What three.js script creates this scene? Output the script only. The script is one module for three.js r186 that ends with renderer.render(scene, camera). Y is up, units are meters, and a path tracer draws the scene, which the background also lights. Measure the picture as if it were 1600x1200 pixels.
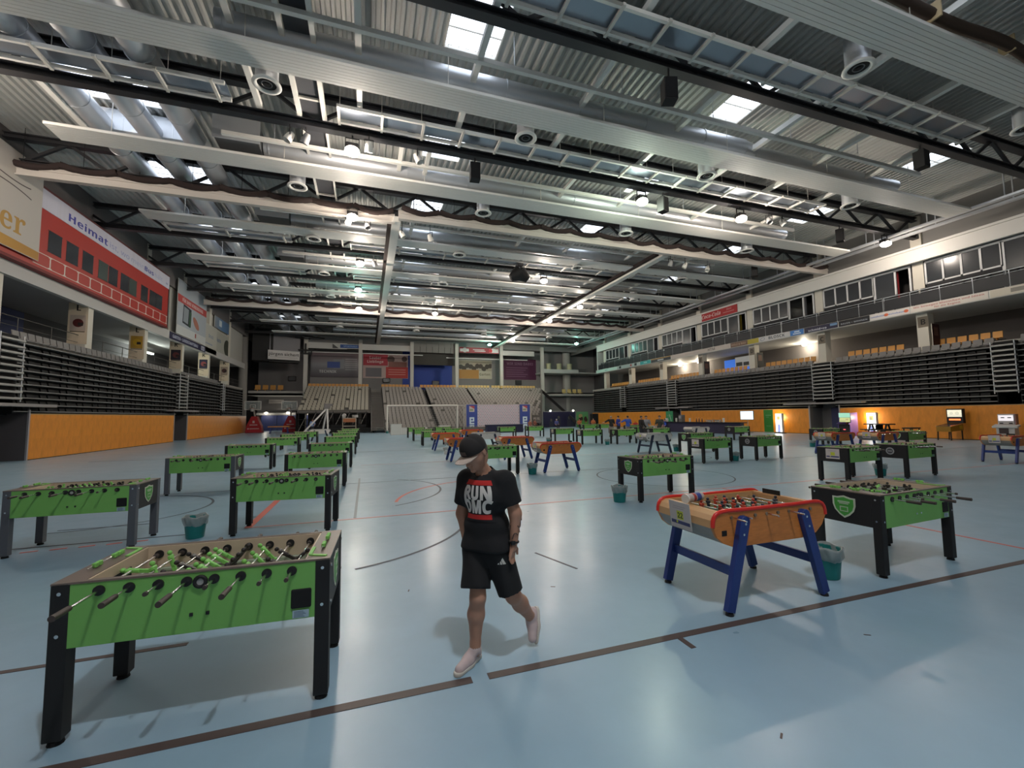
import * as THREE from 'three';
import { mergeGeometries } from 'three/addons/utils/BufferGeometryUtils.js';
import { RoundedBoxGeometry } from 'three/addons/geometries/RoundedBoxGeometry.js';

// ---------------------------------------------------------------- camera, sky, exposure
const scene = new THREE.Scene();
const camera = new THREE.PerspectiveCamera(83.7, 4 / 3, 0.05, 400);
camera.position.set(0, 1.874, 0);
camera.rotation.set(0.0734, -0.3264, -0.0126, 'YXZ');
scene.add(camera);
const renderer = new THREE.WebGLRenderer({ antialias: true });
renderer.toneMapping = THREE.LinearToneMapping;
renderer.toneMappingExposure = 1.55;
renderer.shadowMap.enabled = true;
scene.background = new THREE.Color().setRGB(2.0, 2.2, 2.5);      // bright overcast sky above the skylights

// ---------------------------------------------------------------- hall lamps (housings are built with the roof below)
const ROW = k => -11.6 - 6.95 * k;                                // z of truss k
const WARM = [1, 0.87, 0.75], COOL = [0.93, 0.96, 1], GREEN = [0.4, 1, 0.82], PALE = [0.86, 1, 0.8];
const LAMPS = [                                                   // x, z, colour, candela, label
  [1.2, 1.4, COOL, 430, 'floodlight above the near end of the hall over the camera'],
  [2.2, 1.4, COOL, 3600, 'narrow floodlight above the near end aimed at the far half of the hall', [8, 0, -34], .72],
  [-14.0, ROW(1), WARM, 230, 'floodlight at the left wall end of the second truss'],
  [-0.72, ROW(1), WARM, 230, 'large warm floodlight glowing left of centre on the second truss'],
  [13.65, ROW(1), PALE, 160, 'greenish white floodlight on the second truss beside a black loudspeaker'],
  [20.4, ROW(1), WARM, 230, 'brightest warm floodlight with wide glow on the right half of the second truss'],
  [32.9, ROW(1), WARM, 320, 'warm floodlight at the right wall above the glazed boxes'],
  [-0.9, ROW(2) + .6, WARM, 130, 'warm floodlight just above the left end of the first curtain beam'],
  [-0.6, ROW(3), WARM, 200, 'large warm floodlight behind the left curtain beam'],
  [13.9, ROW(3), WARM, 170, 'warm floodlight in the middle of the fourth truss'],
  [-0.85, ROW(4), GREEN, 160, 'small green floodlight left of the long curtain rail'],
  [-0.9, ROW(5), WARM, 260, 'pair of yellow lamps below the small green floodlight'],
  [6.9, ROW(5), WARM, 260, 'orange floodlight right of the long left curtain rail'],
  [20.5, ROW(5), WARM, 230, 'warm floodlight nearest below the right curtain rail'],
  [20.9, ROW(4), WARM, 150, 'warm floodlight touching the right side of the right curtain rail'],
  [20.6, ROW(7), WARM, 420, 'warm floodlight at the far end of the right curtain rail'],
  [18.2, ROW(8) + 2.6, GREEN, 260, 'green floodlight over the red advertising board at the far wall'],
  [31.2, ROW(7), GREEN, 230, 'green floodlight in the far right corner above the balconies'],
];
const LAMP_Y = 13.15;
for (const [x, z, c, cd, , aim, wide] of LAMPS) {
  const s = new THREE.SpotLight(new THREE.Color().setRGB(...c), cd, 0, wide ?? 1.36, wide ? 1 : 0.35, 2);
  s.position.set(x, LAMP_Y - .17, z + .05);
  s.target.position.set(x * .82 + 1.6, 0, z < -45 ? z - 7 : z * .8 + (z > 0 ? -6 : 0));
  if (aim) s.target.position.set(...aim);
  s.castShadow = true; s.shadow.mapSize.set(1024, 1024); s.shadow.radius = 5; s.shadow.bias = -0.0004;
  scene.add(s, s.target);
  const p = new THREE.PointLight(new THREE.Color().setRGB(...c), wide ? 20 : c === GREEN ? cd * .08 : cd * (x > 30 ? .12 : .3), 0, 2);   // spill to the sides of the open lens
  p.position.set(x, LAMP_Y - .3, z + .05); p.castShadow = true; p.shadow.radius = 10; scene.add(p);
}

// ---------------------------------------------------------------- helpers
let seed = 20;
const rnd = () => { seed = (seed * 1664525 + 1013904223) >>> 0; return seed / 4294967296; };
const rr = (a, b) => a + (b - a) * rnd();
const used = {};
const numbered = n => { const k = used[n] = (used[n] ?? -1) + 1; return k ? n + '_' + String(k).padStart(3, '0') : n; };
const ORD = ['first', 'second', 'third', 'fourth', 'fifth', 'sixth', 'seventh', 'eighth', 'ninth', 'tenth', 'eleventh', 'twelfth'];
const V = (x, y, z) => new THREE.Vector3(x, y, z);
function place(g, p, r) {
  if (r) { if (r[0]) g.rotateX(r[0]); if (r[1]) g.rotateY(r[1]); if (r[2]) g.rotateZ(r[2]); }
  if (p) g.translate(...p);
  return g;
}
function box(w, h, d, x = 0, y = 0, z = 0, r) {                    // uv in metres
  const g = new THREE.BoxGeometry(w, h, d), uv = g.attributes.uv, n = g.attributes.normal;
  for (let i = 0; i < uv.count; i++) {
    const ax = Math.abs(n.getX(i)) > .5, ay = Math.abs(n.getY(i)) > .5;
    uv.setXY(i, uv.getX(i) * (ax ? d : w), uv.getY(i) * (ay ? d : h));
  }
  return place(g, [x, y, z], r);
}
const span = (x0, x1, y0, y1, z0, z1) => box(Math.abs(x1 - x0), Math.abs(y1 - y0), Math.abs(z1 - z0), (x0 + x1) / 2, (y0 + y1) / 2, (z0 + z1) / 2);
const rbox = (w, h, d, x, y, z, rad = .01, r) => place(new RoundedBoxGeometry(w, h, d, 1, rad), [x, y, z], r);
const cyl = (r0, r1, h, x = 0, y = 0, z = 0, n = 12, r) => place(new THREE.CylinderGeometry(r0, r1, h, n), [x, y, z], r);
const ball = (r, x, y, z, sx = 1, sy = 1, sz = 1, n = 10) => new THREE.SphereGeometry(r, n, Math.max(5, n * .7 | 0)).scale(sx, sy, sz).translate(x, y, z);
function bar(a, b, r, n = 6) {                                     // round bar between two points
  const A = V(...a), B = V(...b), d = B.clone().sub(A), g = new THREE.CylinderGeometry(r, r, d.length(), n);
  g.applyQuaternion(new THREE.Quaternion().setFromUnitVectors(V(0, 1, 0), d.normalize()));
  return g.translate((A.x + B.x) / 2, (A.y + B.y) / 2, (A.z + B.z) / 2);
}
function beam(a, b, w, h) {                                        // square bar between two points
  const A = V(...a), B = V(...b), m = new THREE.Matrix4().lookAt(A, B, Math.abs(B.y - A.y) > .95 * A.distanceTo(B) ? V(1, 0, 0) : V(0, 1, 0));
  return box(w, h, A.distanceTo(B)).applyMatrix4(m).translate((A.x + B.x) / 2, (A.y + B.y) / 2, (A.z + B.z) / 2);
}
const lathe = (pts, n = 20) => new THREE.LatheGeometry(pts.map(p => new THREE.Vector2(...p)), n);
const shape = pts => new THREE.Shape(pts.map(p => new THREE.Vector2(...p)));
const extrude = (s, d, bev = 0) => new THREE.ExtrudeGeometry(s, { depth: d, bevelEnabled: bev > 0, bevelSize: bev, bevelThickness: bev, bevelSegments: 1, curveSegments: 8 });
const tube = (pts, r, n = 24, m = 6) => new THREE.TubeGeometry(new THREE.CatmullRomCurve3(pts.map(p => V(...p))), n, r, m);
const flat = g => g.index ? g.toNonIndexed() : g;
const merge = gs => { gs = [gs].flat(); return gs.length === 1 ? gs[0] : mergeGeometries(gs.map(g => { const f = flat(g); for (const k of Object.keys(f.attributes)) if (!['position', 'normal', 'uv'].includes(k)) f.deleteAttribute(k); return f; })); };
function part(name, gs, m, parent) {
  const o = new THREE.Mesh(merge(gs), m); o.name = name; o.castShadow = o.receiveShadow = true; parent.add(o); return o;
}
function tag(o, label, category, group) { o.userData = { label, category }; if (group) o.userData.group = group; return o; }
function thing(name, label, category, p = [0, 0, 0], turn = 0, group) {
  const o = new THREE.Group(); o.name = numbered(name); o.position.set(...p); o.rotation.y = turn; scene.add(o);
  return tag(o, label, category, group);
}
function solo(name, gs, m, label, category, group) { const o = part(numbered(name), gs, m, scene); return tag(o, label, category, group); }
function room(name, gs, m, parent) {
  const o = gs ? part(parent ? name : numbered(name), gs, m, parent ?? scene) : new THREE.Group();
  if (!gs) { o.name = numbered(name); (parent ?? scene).add(o); }
  if (!parent) o.userData.kind = 'structure';
  return o;
}
function dup(src, p, turn, label, group) {
  const o = src.clone(); o.name = numbered(src.name.replace(/_\d{3}$/, '')); scene.add(o); o.position.set(...p); o.rotation.y = turn;
  o.userData = { ...src.userData, label }; if (group) o.userData.group = group; return o;
}
// ---------------------------------------------------------------- materials
const lin = (r, g, b) => new THREE.Color().setRGB(r, g, b);
const mats = {}, M = (r, g, b, rough = .6, metal = 0, o = {}) => mats[[r, g, b, rough, metal, Object.keys(o)]] ??= new THREE.MeshStandardMaterial({ color: lin(r, g, b), roughness: rough, metalness: metal, ...o });
function texture(w, h, draw, srgb = true) {
  const c = document.createElement('canvas'); c.width = w; c.height = h; draw(c.getContext('2d'), w, h);
  const t = new THREE.CanvasTexture(c); if (srgb) t.colorSpace = THREE.SRGBColorSpace; t.wrapS = t.wrapT = THREE.RepeatWrapping; t.magFilter = THREE.LinearFilter; return t;
}
function noise(w, h, f, srgb) {
  const d = new Uint8Array(w * h * 4);
  for (let y = 0; y < h; y++) for (let x = 0; x < w; x++) { const v = f(x / w, y / h), i = 4 * (y * w + x); for (let c = 0; c < 3; c++) d[i + c] = 255 * Math.min(1, Math.max(0, Array.isArray(v) ? v[c] : v)); d[i + 3] = 255; }
  const t = new THREE.DataTexture(d, w, h); t.wrapS = t.wrapT = THREE.RepeatWrapping; t.magFilter = THREE.LinearFilter; if (srgb) t.colorSpace = THREE.SRGBColorSpace; t.needsUpdate = true; return t;
}
const hash = (x, y) => { const s = Math.sin(x * 127.1 + y * 311.7) * 43758.5453; return s - Math.floor(s); };
function vn(x, y, p) {                                             // tiling value noise
  const i = Math.floor(x), j = Math.floor(y), f = x - i, g = y - j, u = f * f * (3 - 2 * f), v = g * g * (3 - 2 * g), q = k => ((k % p) + p) % p;
  const a = hash(q(i), q(j)), b = hash(q(i + 1), q(j)), c = hash(q(i), q(j + 1)), d = hash(q(i + 1), q(j + 1));
  return a + (b - a) * u + (c - a) * v + (a - b - c + d) * u * v;
}
const fbm = (x, y, p) => (vn(x * p, y * p, p) * .5 + vn(x * p * 2, y * p * 2, p * 2) * .28 + vn(x * p * 4, y * p * 4, p * 4) * .22);
const floorCol = noise(512, 512, (x, y) => { const n = fbm(x, y, 5), s = fbm(x + .3, y, 24); const k = .93 + .07 * n - .03 * s; return [.59 * k, .705 * k, .775 * k]; }, true);
const floorRough = noise(512, 512, (x, y) => .33 + .16 * fbm(x, y, 6) + .1 * fbm(x, y, 40));
const floorMat = new THREE.MeshPhysicalMaterial({ map: floorCol, roughnessMap: floorRough, roughness: .8, metalness: 0, clearcoat: .18, clearcoatRoughness: .2 });
const woodMap = noise(512, 512, (x, y) => { const n = fbm(x * 1, y * .25 + .2, 8), s = vn(x * 64, y * 3, 64) * .5 + vn(x * 128, y * 4, 128) * .5; const k = .86 + .16 * n - .035 * s; return [.93 * k, .59 * k, .20 * k]; }, true);
const wood = new THREE.MeshStandardMaterial({ map: woodMap, roughness: .42 });
const white = M(.78, .765, .715, .55), offwhite = M(.64, .615, .56, .6), galv = M(.60, .62, .65, .42, .7), steelBlack = M(.028, .028, .032, .5), deckMat = M(.50, .50, .475, .6, .05);
const black = M(.010, .009, .0095, .62), blackMatte = M(.008, .008, .009, .9), greyWall = M(.25, .245, .25, .85), darkWall = M(.085, .08, .085, .9), blueWall = M(.035, .07, .30, .7), chrome = M(.72, .72, .72, .22, 1);
const glass = new THREE.MeshPhysicalMaterial({ color: lin(1, 1, 1), roughness: .05, transmission: 1, thickness: 0 });
const darkGlass = M(.03, .034, .04, .22), concrete = M(.36, .34, .31, .8), cream = M(.62, .58, .50, .7), orangeSeat = M(.62, .30, .07, .5), greySeat = M(.20, .19, .185, .55), noseMat = M(.23, .225, .22, .55, .2), seatBlack = M(.009, .009, .010, .7);
const glow = (c, k) => new THREE.MeshStandardMaterial({ color: lin(0, 0, 0), emissive: lin(...c), emissiveIntensity: k, roughness: .5 });
const print = (w, h, draw, rough = .55) => new THREE.MeshStandardMaterial({ map: texture(w, h, draw), roughness: rough });
const txt = (c, s, x, y, px, col, font = 'bold', align = 'center', fam = 'sans-serif') => { c.fillStyle = col; c.font = `${font} ${px}px ${fam}`; c.textAlign = align; c.textBaseline = 'middle'; c.fillText(s, x, y); };
// a flat printed board: front face carries the print, body behind it. n = direction the print faces
function board(parent, name, w, h, p, turn, mat, frame = white, t = .04) {
  const g = new THREE.Group(); g.name = name; g.position.set(...p); g.rotation.y = turn; parent.add(g);
  part('board', box(w, h, t, 0, 0, -t / 2 - .003), frame, g);
  part('print', new THREE.PlaneGeometry(w * .995, h * .99), mat, g);
  return g;
}
function sign(name, w, h, p, turn, mat, label, category, frame = white, group) {
  const g = board(scene, numbered(name), w, h, p, turn, mat, frame); return tag(g, label, category, group);
}

// ================================================================ the hall: floor, walls
const XL = -15.6, XR = 35.7, ZF = -70, ZB = 6, YR = 15.5;          // wall faces, far wall line, back wall, roof deck
const floor = room('floor', null);
{
  const g = new THREE.PlaneGeometry(64, 96, 1, 1).rotateX(-Math.PI / 2).translate(10, 0, -36);
  const uv = g.attributes.uv; for (let i = 0; i < uv.count; i++) uv.setXY(i, uv.getX(i) * 64 / 5, uv.getY(i) * 96 / 5);
  part('floor_covering', g, floorMat, floor);
  part('floor_slab', span(-22, 42, -.4, -.01, -84, 12), concrete, floor);
  const brown = M(.075, .05, .045, .5), navy = M(.05, .06, .08, .5), red = M(.62, .13, .09, .5), redPale = M(.60, .24, .22, .5);
  const strip = (x0, z0, x1, z1, w, m) => { const L = Math.hypot(x1 - x0, z1 - z0); part('line_marking', box(L, .003, w, (x0 + x1) / 2, .0016, (z0 + z1) / 2, null).translate(-(x0 + x1) / 2, 0, -(z0 + z1) / 2).rotateY(-Math.atan2(z1 - z0, x1 - x0)).translate((x0 + x1) / 2, 0, (z0 + z1) / 2), m, floor); };
  const arc = (cx, cz, r, a0, a1, w, m) => part('line_marking', new THREE.RingGeometry(r - w / 2, r + w / 2, 64, 1, a0, a1 - a0).rotateX(-Math.PI / 2).translate(cx, .003, cz), m, floor);
  strip(-12, -3.13, .73, -3.13, .075, brown); strip(.85, -3.13, 34, -3.13, .075, brown); strip(2.5, -3.1, 2.5, -2.93, .05, brown);
  strip(-12, -4.42, -1.4, -4.42, .05, brown);
  for (let i = 0; i < 4; i++) strip(-6.6 + i * .62, -6.35, -6.3 + i * .62, -6.35, .05, red);
  strip(-1.95, -8.62, 34, -8.62, .05, redPale); strip(8.4, -8.62, 8.4, -3.13, .05, red); strip(-1.92, -8.62, -1.92, -11.2, .12, red);
  arc(3.7, -9.5, 3.1, 1.75, 3.0, .07, red); arc(-.45, -11.6, 2.3, -1.1, .95, .05, navy); arc(-1.0, -8.45, 2.8, -1.25, -.05, .05, navy);
  arc(-5, -11.2, 1.75, -1.6, 1.6, .05, navy); strip(-5, -9.62, -3.6, -9.62, .04, navy); strip(-6, -8.5, -2.6, -8.5, .04, navy); strip(2.2, -5.6, 2.45, -4.85, .03, navy);
  for (let i = 0; i < 6; i++) { const a = .5 + i * .16; strip(-5 + 1.0 * i * .32, -8.2 - .02 * i, -4.82 + 1.0 * i * .32, -8.24 - .02 * i, .05, red); }
  arc(8.5, -11, 1.95, 0, 6.283, .04, navy); strip(-.19, -8.7, -.19, -14.2, .05, M(.20, .24, .27, .5));
  strip(-12, -13.2, 30, -13.2, .035, M(.20, .25, .28, .5)); strip(-.2, -18, 34, -18.2, .035, redPale); strip(-12, -24.9, 34, -24.9, .04, navy);
  arc(13.1, -15.2, .9, 0, 6.283, .04, navy); arc(20.5, -9.6, 3, .4, 2.6, .05, redPale);
  for (const [x, z] of [[.45, -4.9], [1.95, -4.45], [2.3, -2.0], [4.0, -2.6]]) part('scuff_mark', box(.05, .002, .012, x, .0015, z, [0, x * 3, 0]), brown, floor);
}
// --- left long side
const wallL = room('wall_left', null);
{
  const add = (n, g, m = greyWall) => room(n, g, m, wallL);
  add('outer_wall', span(-22.4, -22, 0, 15.9, -84, ZB + .4), darkWall);
  add('upper_wall', [span(XL - .9, XL - .5, 13.4, 15.9, -78, ZB)], M(.16, .145, .14, .85));
  for (const [z0, z1] of [[4.5, -25.0], [-27.4, -44.0], [-46.9, -67.2]]) {
    const n = Math.round(Math.abs(z0 - z1) / 4.15), L = (z0 - z1) / n;
    for (let i = 0; i < n; i++) add('wood_panel', span(XL - .06, XL, .03, 2.22, z0 - L * i - .004, z0 - L * (i + 1) + .004), wood);
    add('wood_rail', span(XL - .1, XL + .012, 2.22, 2.27, z0, z1), M(.42, .27, .13, .5));
    add('plinth', span(XL - .05, XL + .004, 0, .035, z0, z1), blackMatte);
  }
  for (const [z0, z1] of [[-25.0, -27.4], [-44.0, -46.9]]) {          // door recesses under the canopies
    add('recess_wall', [span(XL - 1.6, XL - 1.5, 0, 2.6, z0, z1), span(XL - 1.6, XL, 0, 2.6, z1 + .05, z1), span(XL - 1.6, XL, 0, 2.6, z0, z0 - .05)], M(.10, .09, .095, .7));
    add('door_frame', [span(XL - .04, XL + .03, 0, 2.45, z1 - .02, z1 + .07), span(XL - .04, XL + .03, 0, 2.45, z0, z0 - .07)], M(.42, .40, .42, .4, .3));
  }
  for (const [z0, z1] of [[-23.4, -28.5], [-42.7, -48.3]]) add('canopy', span(XL - 1.2, XL + .45, 2.58, 2.72, z0, z1), M(.27, .25, .245, .6));
  add('gallery_floor', span(-22, XL - .5, 5.6, 6.05, -67, ZB), concrete);
  add('gallery_ceiling', span(-22, XL - .35, 8.95, 9.3, -67, ZB), M(.27, .26, .26, .8));
  add('gallery_back_wall', span(-21.4, -21.2, 6.05, 9, -67, ZB), darkWall);
  add('blue_wall_panel', span(-21.2, -21.1, 6.05, 8.9, -27, -36), M(.02, .03, .13, .6));
  add('fascia_beam', span(XL - .6, XL - .32, 8.72, 9.42, -67, ZB), M(.50, .48, .46, .6));
  for (let i = 0; i < 9; i++) {                                       // gallery columns carry the roof trusses
    const z = ROW(i - 2) - 7.2 + .1;
    add('column', span(XL - 1.15, XL - .45, 6.05, i > 4 ? 15.4 : 8.95, z - .32, z + .32), cream);
  }
  add('gallery_wall', span(XL - .9, XL - .7, 9.4, 14.2, -44, -67), M(.44, .42, .38, .7));
  add('corner_column', [cyl(.55, .55, 15.4, -16.6, 7.7, -69, 20)], M(.28, .26, .24, .8));
}
// --- right long side
const wallR = room('wall_right', null);
{
  const add = (n, g, m = greyWall) => room(n, g, m, wallR);
  add('outer_wall', span(42, 42.4, 0, 15.9, -84, ZB + .4), darkWall);
  add('upper_wall', span(XR + .75, XR + 1.05, 13.0, 15.9, -84, ZB), M(.20, .195, .185, .85));
  for (const [z0, z1] of [[4.5, -24.07], [-26.6, -42.35], [-44.55, -63.7]]) {
    const n = Math.round(Math.abs(z0 - z1) / 4.1), L = (z0 - z1) / n;
    for (let i = 0; i < n; i++) add('wood_panel', span(XR, XR + .06, .03, 2.12, z0 - L * i - .004, z0 - L * (i + 1) + .004), wood);
    add('wood_rail', span(XR - .012, XR + .1, 2.12, 2.17, z0, z1), M(.42, .27, .13, .5));
    add('plinth', span(XR - .004, XR + .05, 0, .035, z0, z1), blackMatte);
  }
  for (const [z0, z1, m] of [[-24.07, -26.6, blueWall], [-42.35, -44.55, darkWall]]) {
    add('recess_wall', [span(XR + 1.5, XR + 1.6, 0, 2.6, z0, z1), span(XR, XR + 1.6, 0, 2.6, z1 + .05, z1)], M(.16, .15, .15, .7));
    add('recess_door', span(XR + .9, XR + 1.0, 0, 2.2, z0, z0 - 1.3), M(.02, .025, .09, .5));
    add('door_frame', [span(XR - .03, XR + .04, 0, 2.4, z1 - .02, z1 + .07), span(XR - .03, XR + .04, 0, 2.4, z0, z0 - .07)], M(.42, .40, .42, .4, .3));
  }
  for (const [z0, z1] of [[-22.2, -28.6], [-40.6, -46.6]]) add('canopy', span(XR - .45, XR + 1.2, 2.5, 2.63, z0, z1), M(.27, .25, .245, .6));
  add('gallery_floor', span(XR + .35, 42, 5.6, 6.0, -64, ZB), concrete);
  add('gallery_back_wall', span(41.0, 41.2, 6, 8.7, -64, ZB), M(.14, .125, .12, .9));
  add('balcony_slab', span(XR, 42, 8.55, 9.08, -62.2, ZB), M(.50, .49, .47, .6));
  add('box_ceiling', span(XR + .3, 42, 12.75, 13.0, -62, ZB), M(.30, .29, .28, .8));
  add('box_back_wall', span(38.6, 38.8, 9.08, 12.8, -62, ZB), M(.05, .045, .045, .8));
  add('white_fascia', [span(XR, XR + .3, 12.08, 12.95, -61.6, ZB), span(XR - .12, XR + .3, 12.95, 13.1, -61.8, ZB)], M(.66, .64, .60, .5));
  add('box_end_wall', span(XR, 38.8, 9.08, 13.0, -61.6, -61.8), M(.62, .62, .60, .5));
  for (let i = 0; i < 9; i++) { const z = ROW(i - 2) - 7.0; add('column', [span(XR + .55, XR + 1.2, 6, 15.4, z - .32, z + .32)], cream); }
  // glazed boxes: every bay has a door part and a window part
  for (let i = 0; i < 9; i++) {
    const z0 = ROW(i - 2) - 7.0 - .42, z1 = ROW(i - 1) - 7.0 + .42, W = z0 - z1, X = XR + .6;
    if (z1 < -61) continue;
    const fr = M(.66, .66, .66, .45), zd = z0 - W * .36;
    const w = room('window_' + (i + 1), null, null, wallR); w.position.set(X, 0, 0); w.name = 'window_' + (i + 1);
    const n = 4, a = zd - .2, L = (a - z1) / n;
    part('frame', [span(-.05, .05, 11.95, 12.1, z0, z1), span(-.05, .05, 10.5, 10.6, a, z1), span(-.05, .05, 9.1, 12, zd - .2, zd - .05), span(-.05, .05, 9.1, 12, z0, z0 - .12),
      ...[0, 1, 2, 3, 4].map(k => span(-.05, .05, 10.5, 12, a - L * k - .055, a - L * k + .055)), span(-.05, .05, 9.1, 12, z0 - W * .15, z0 - W * .15 - .1), span(-.05, .05, 9.1, 9.3, z0, zd)], fr, w);
    for (let k = 0; k < n; k++) part('pane', span(-.012, .012, 10.6, 11.95, a - L * k - .055, a - L * (k + 1) + .055), darkGlass, w);
    part('door_pane', span(-.012, .012, 9.3, 11.95, z0 - W * .15 - .1, zd - .05), i === 3 ? glass : darkGlass, w);
    part('parapet', span(-.04, .04, 9.08, 10.5, a, z1), M(.022, .022, .025, .8), w);
    part('box_curtain', span(.35, .42, 9.1, 12, z0 - W * .16, z0 - W * .22), i === 2 ? M(.25, .015, .02, .9) : i === 4 ? M(.32, .22, .02, .9) : M(.10, .10, .11, .9), w);
  }
}
// --- far end
const wallF = room('wall_far', null);
{
  const add = (n, g, m = greyWall) => room(n, g, m, wallF);
  add('back_wall', span(-22, 42, 0, 15.9, -82.4, -82), darkWall);
  add('left_corner_wall', span(-16.2, -8.9, 0, 15.5, -76.6, -76.2), M(.20, .19, .195, .85));
  add('gallery_wall', span(-8.6, 42, 6.1, 15.5, -74.4, -74), M(.24, .23, .235, .85));
  add('blue_wall', span(5.6, 14.0, 6.1, 13.4, -74, -73.9), M(.03, .065, .33, .7));
  add('upper_wall', [span(-9.0, 38, 13.3, 15.5, ZF - .5, ZF - .3)], M(.23, .225, .225, .8));
  add('roller_shutter', span(7.0, 14.0, 10.4, 13.4, ZF - 1.6, ZF - 1.3), M(.055, .05, .045, .8));
  for (let i = 0; i < 7; i++) add('shutter_sheet', span(7.1 + i, 8.04 + i, 12.3, 14.2, ZF - .28, ZF - .22), M(.22, .21, .20, .7));
  add('white_band', [span(-8.9, -3.0, 12.35, 13.25, ZF - .1, ZF), span(-1.0, 6.6, 12.35, 13.25, ZF - .1, ZF), span(21.9, 27.9, 12.25, 13.1, ZF - .1, ZF)], M(.56, .55, .53, .6));
  add('light_strip', [span(-8.9, 8.5, 11.75, 11.87, ZF - .25, ZF - .1), span(12.5, 27, 11.6, 11.72, ZF - 1.2, ZF - 1)], M(.66, .66, .64, .5));
  add('gallery_floor', span(-8.6, 30, 5.8, 6.1, -74, ZF + .4), concrete);
  for (const x of [-8.75, -1.05, 6.75, 14.05, 21.8, 29.4]) add('column', span(x - .27, x + .27, 0, 13.9, ZF - .3, ZF + .2), M(.56, .54, .50, .65));
  add('alcove_balcony', [span(-16.4, -8.9, 5.25, 5.95, -71.6, -71.2), span(-16.4, -8.9, 5.3, 5.6, -76, -71.2)], M(.42, .41, .39, .7));
  add('alcove_balcony', [span(29.6, 42, 5.3, 5.65, -70.5, -70.2), span(29.6, 42, 5.3, 5.5, -76, -70.5)], M(.42, .41, .39, .7));
  add('alcove_balcony', [span(29.6, 36.5, 9.35, 10.05, -70.3, -69.9), span(29.6, 42, 9.4, 9.6, -76, -70.3)], M(.56, .56, .55, .6));
  add('right_corner_wall', span(24, 42, 0, 5.3, -72.4, -72), M(.26, .25, .25, .8));
  add('corner_column', cyl(.75, .75, 15.4, 35.4, 7.7, -72.6, 20), M(.40, .39, .37, .8));
  const blue = M(.03, .04, .13, .5);
  for (let i = 0; i < 3; i++) { const d = room('door_' + (i + 1), null, null, wallF); d.name = 'door_' + (i + 1); part('door_leaf', span(-15.4 + i * 2.2, -13.25 + i * 2.2, 0, 2.35, -75.0, -74.9), blue, d); part('door_handle', span(-13.6 + i * 2.2, -13.45 + i * 2.2, 1.0, 1.06, -74.9, -74.82), chrome, d); }
  add('door_lintel', span(-16, -8.8, 2.4, 2.75, -75.1, -74.7), M(.30, .29, .29, .7));
}
const wallB = room('wall_back', null);
room('end_wall', span(-22.4, 42.4, 0, 15.9, ZB, ZB + .4), M(.30, .29, .28, .8), wallB);

// ================================================================ roof: profiled deck with skylight openings
const SKY_X = [-9.85, 3.5, 15.6, 28.95], SKY_W = 1.75;
const ceiling = room('ceiling', null);
{
  const P = .32, D = .11;
  const prof = x0 => [[x0, 0], [x0 + .10, 0], [x0 + .145, D], [x0 + .275, D], [x0 + .32, 0]];
  function sheet(xa, xb, z0, z1) {                                  // trapezoidal profile between xa and xb
    const pos = [], add = (a, b) => pos.push(a[0], YR + a[1], z0, b[0], YR + b[1], z0, b[0], YR + b[1], z1, a[0], YR + a[1], z0, b[0], YR + b[1], z1, a[0], YR + a[1], z1);
    const n0 = Math.round((xa + 16.32) / P), n1 = Math.round((xb + 16.32) / P);
    for (let n = n0; n < n1; n++) { const q = prof(-16.32 + n * P); for (let i = 0; i < 4; i++) add(q[i], q[i + 1]); }
    const g = new THREE.BufferGeometry(); g.setAttribute('position', new THREE.Float32BufferAttribute(pos, 3)); g.computeVertexNormals();
    g.setAttribute('uv', new THREE.Float32BufferAttribute(new Float32Array(pos.length / 3 * 2), 2)); return g;
  }
  const q = x => -16.32 + Math.round((x + 16.32) / P) * P, X0 = -16.32, X1 = q(36.9);
  for (let k = -2; k < 10; k++) {
    const zt = k === -2 ? ZB + .2 : ROW(k), ze = k === 9 ? -82.2 : ROW(k + 1), za = ROW(k) - .95, zb = za - 2.25, holes = k > -2 && k < 8;
    const gs = [], slab = [];
    if (!holes) { gs.push(sheet(X0, X1, zt, ze)); slab.push(span(X0 - 6, X1 + 6, YR + .2, YR + .45, zt, ze)); }
    else {
      gs.push(sheet(X0, X1, zt, za), sheet(X0, X1, zb, ze)); slab.push(span(X0 - 6, X1 + 6, YR + .2, YR + .45, zt, za + .6), span(X0 - 6, X1 + 6, YR + .2, YR + .45, zb - .6, ze));
      let x = X0, xs = X0 - 6;
      for (const sx of SKY_X) { const hw = (sx < 0 ? 3.4 : SKY_W) / 2; gs.push(sheet(x, q(sx - hw), za, zb)); slab.push(span(xs, q(sx - hw) - .6, YR + .2, YR + .45, za + .6, zb - .6)); x = q(sx + hw); xs = x + .6; }
      gs.push(sheet(x, X1, za, zb)); slab.push(span(xs, X1 + 6, YR + .2, YR + .45, za + .6, zb - .6));
      for (const sx of SKY_X) {
        const hw = (sx < 0 ? 3.4 : SKY_W) / 2, a = q(sx - hw), b = q(sx + hw), w = room('window', null, null, ceiling); w.name = 'skylight';
        part('curb', [span(a - .04, a, YR - .04, YR + .08, za, zb), span(b, b + .04, YR - .04, YR + .08, za, zb), span(a, b, YR - .04, YR + .08, za + .04, za), span(a, b, YR - .04, YR + .08, zb, zb - .04)], white, w);
        part('pane', span(a, b, YR + .04, YR + .05, za, zb), glass, w);
        part('glazing_bar', [span(a, b, YR, YR + .04, za - .78 - .02, za - .78 + .02), span(a, b, YR, YR + .04, za - 1.4 - .02, za - 1.4 + .02)], offwhite, w);
      }
    }
    room('deck_sheet', gs, deckMat, ceiling); room('roof_slab', slab, concrete, ceiling);
  }
  room('roof_edge', [span(-22.4, -16.3, YR, YR + .2, -84, ZB + .4), span(36.8, 42.4, YR, YR + .2, -84, ZB + .4)], darkWall, ceiling);
}

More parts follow.
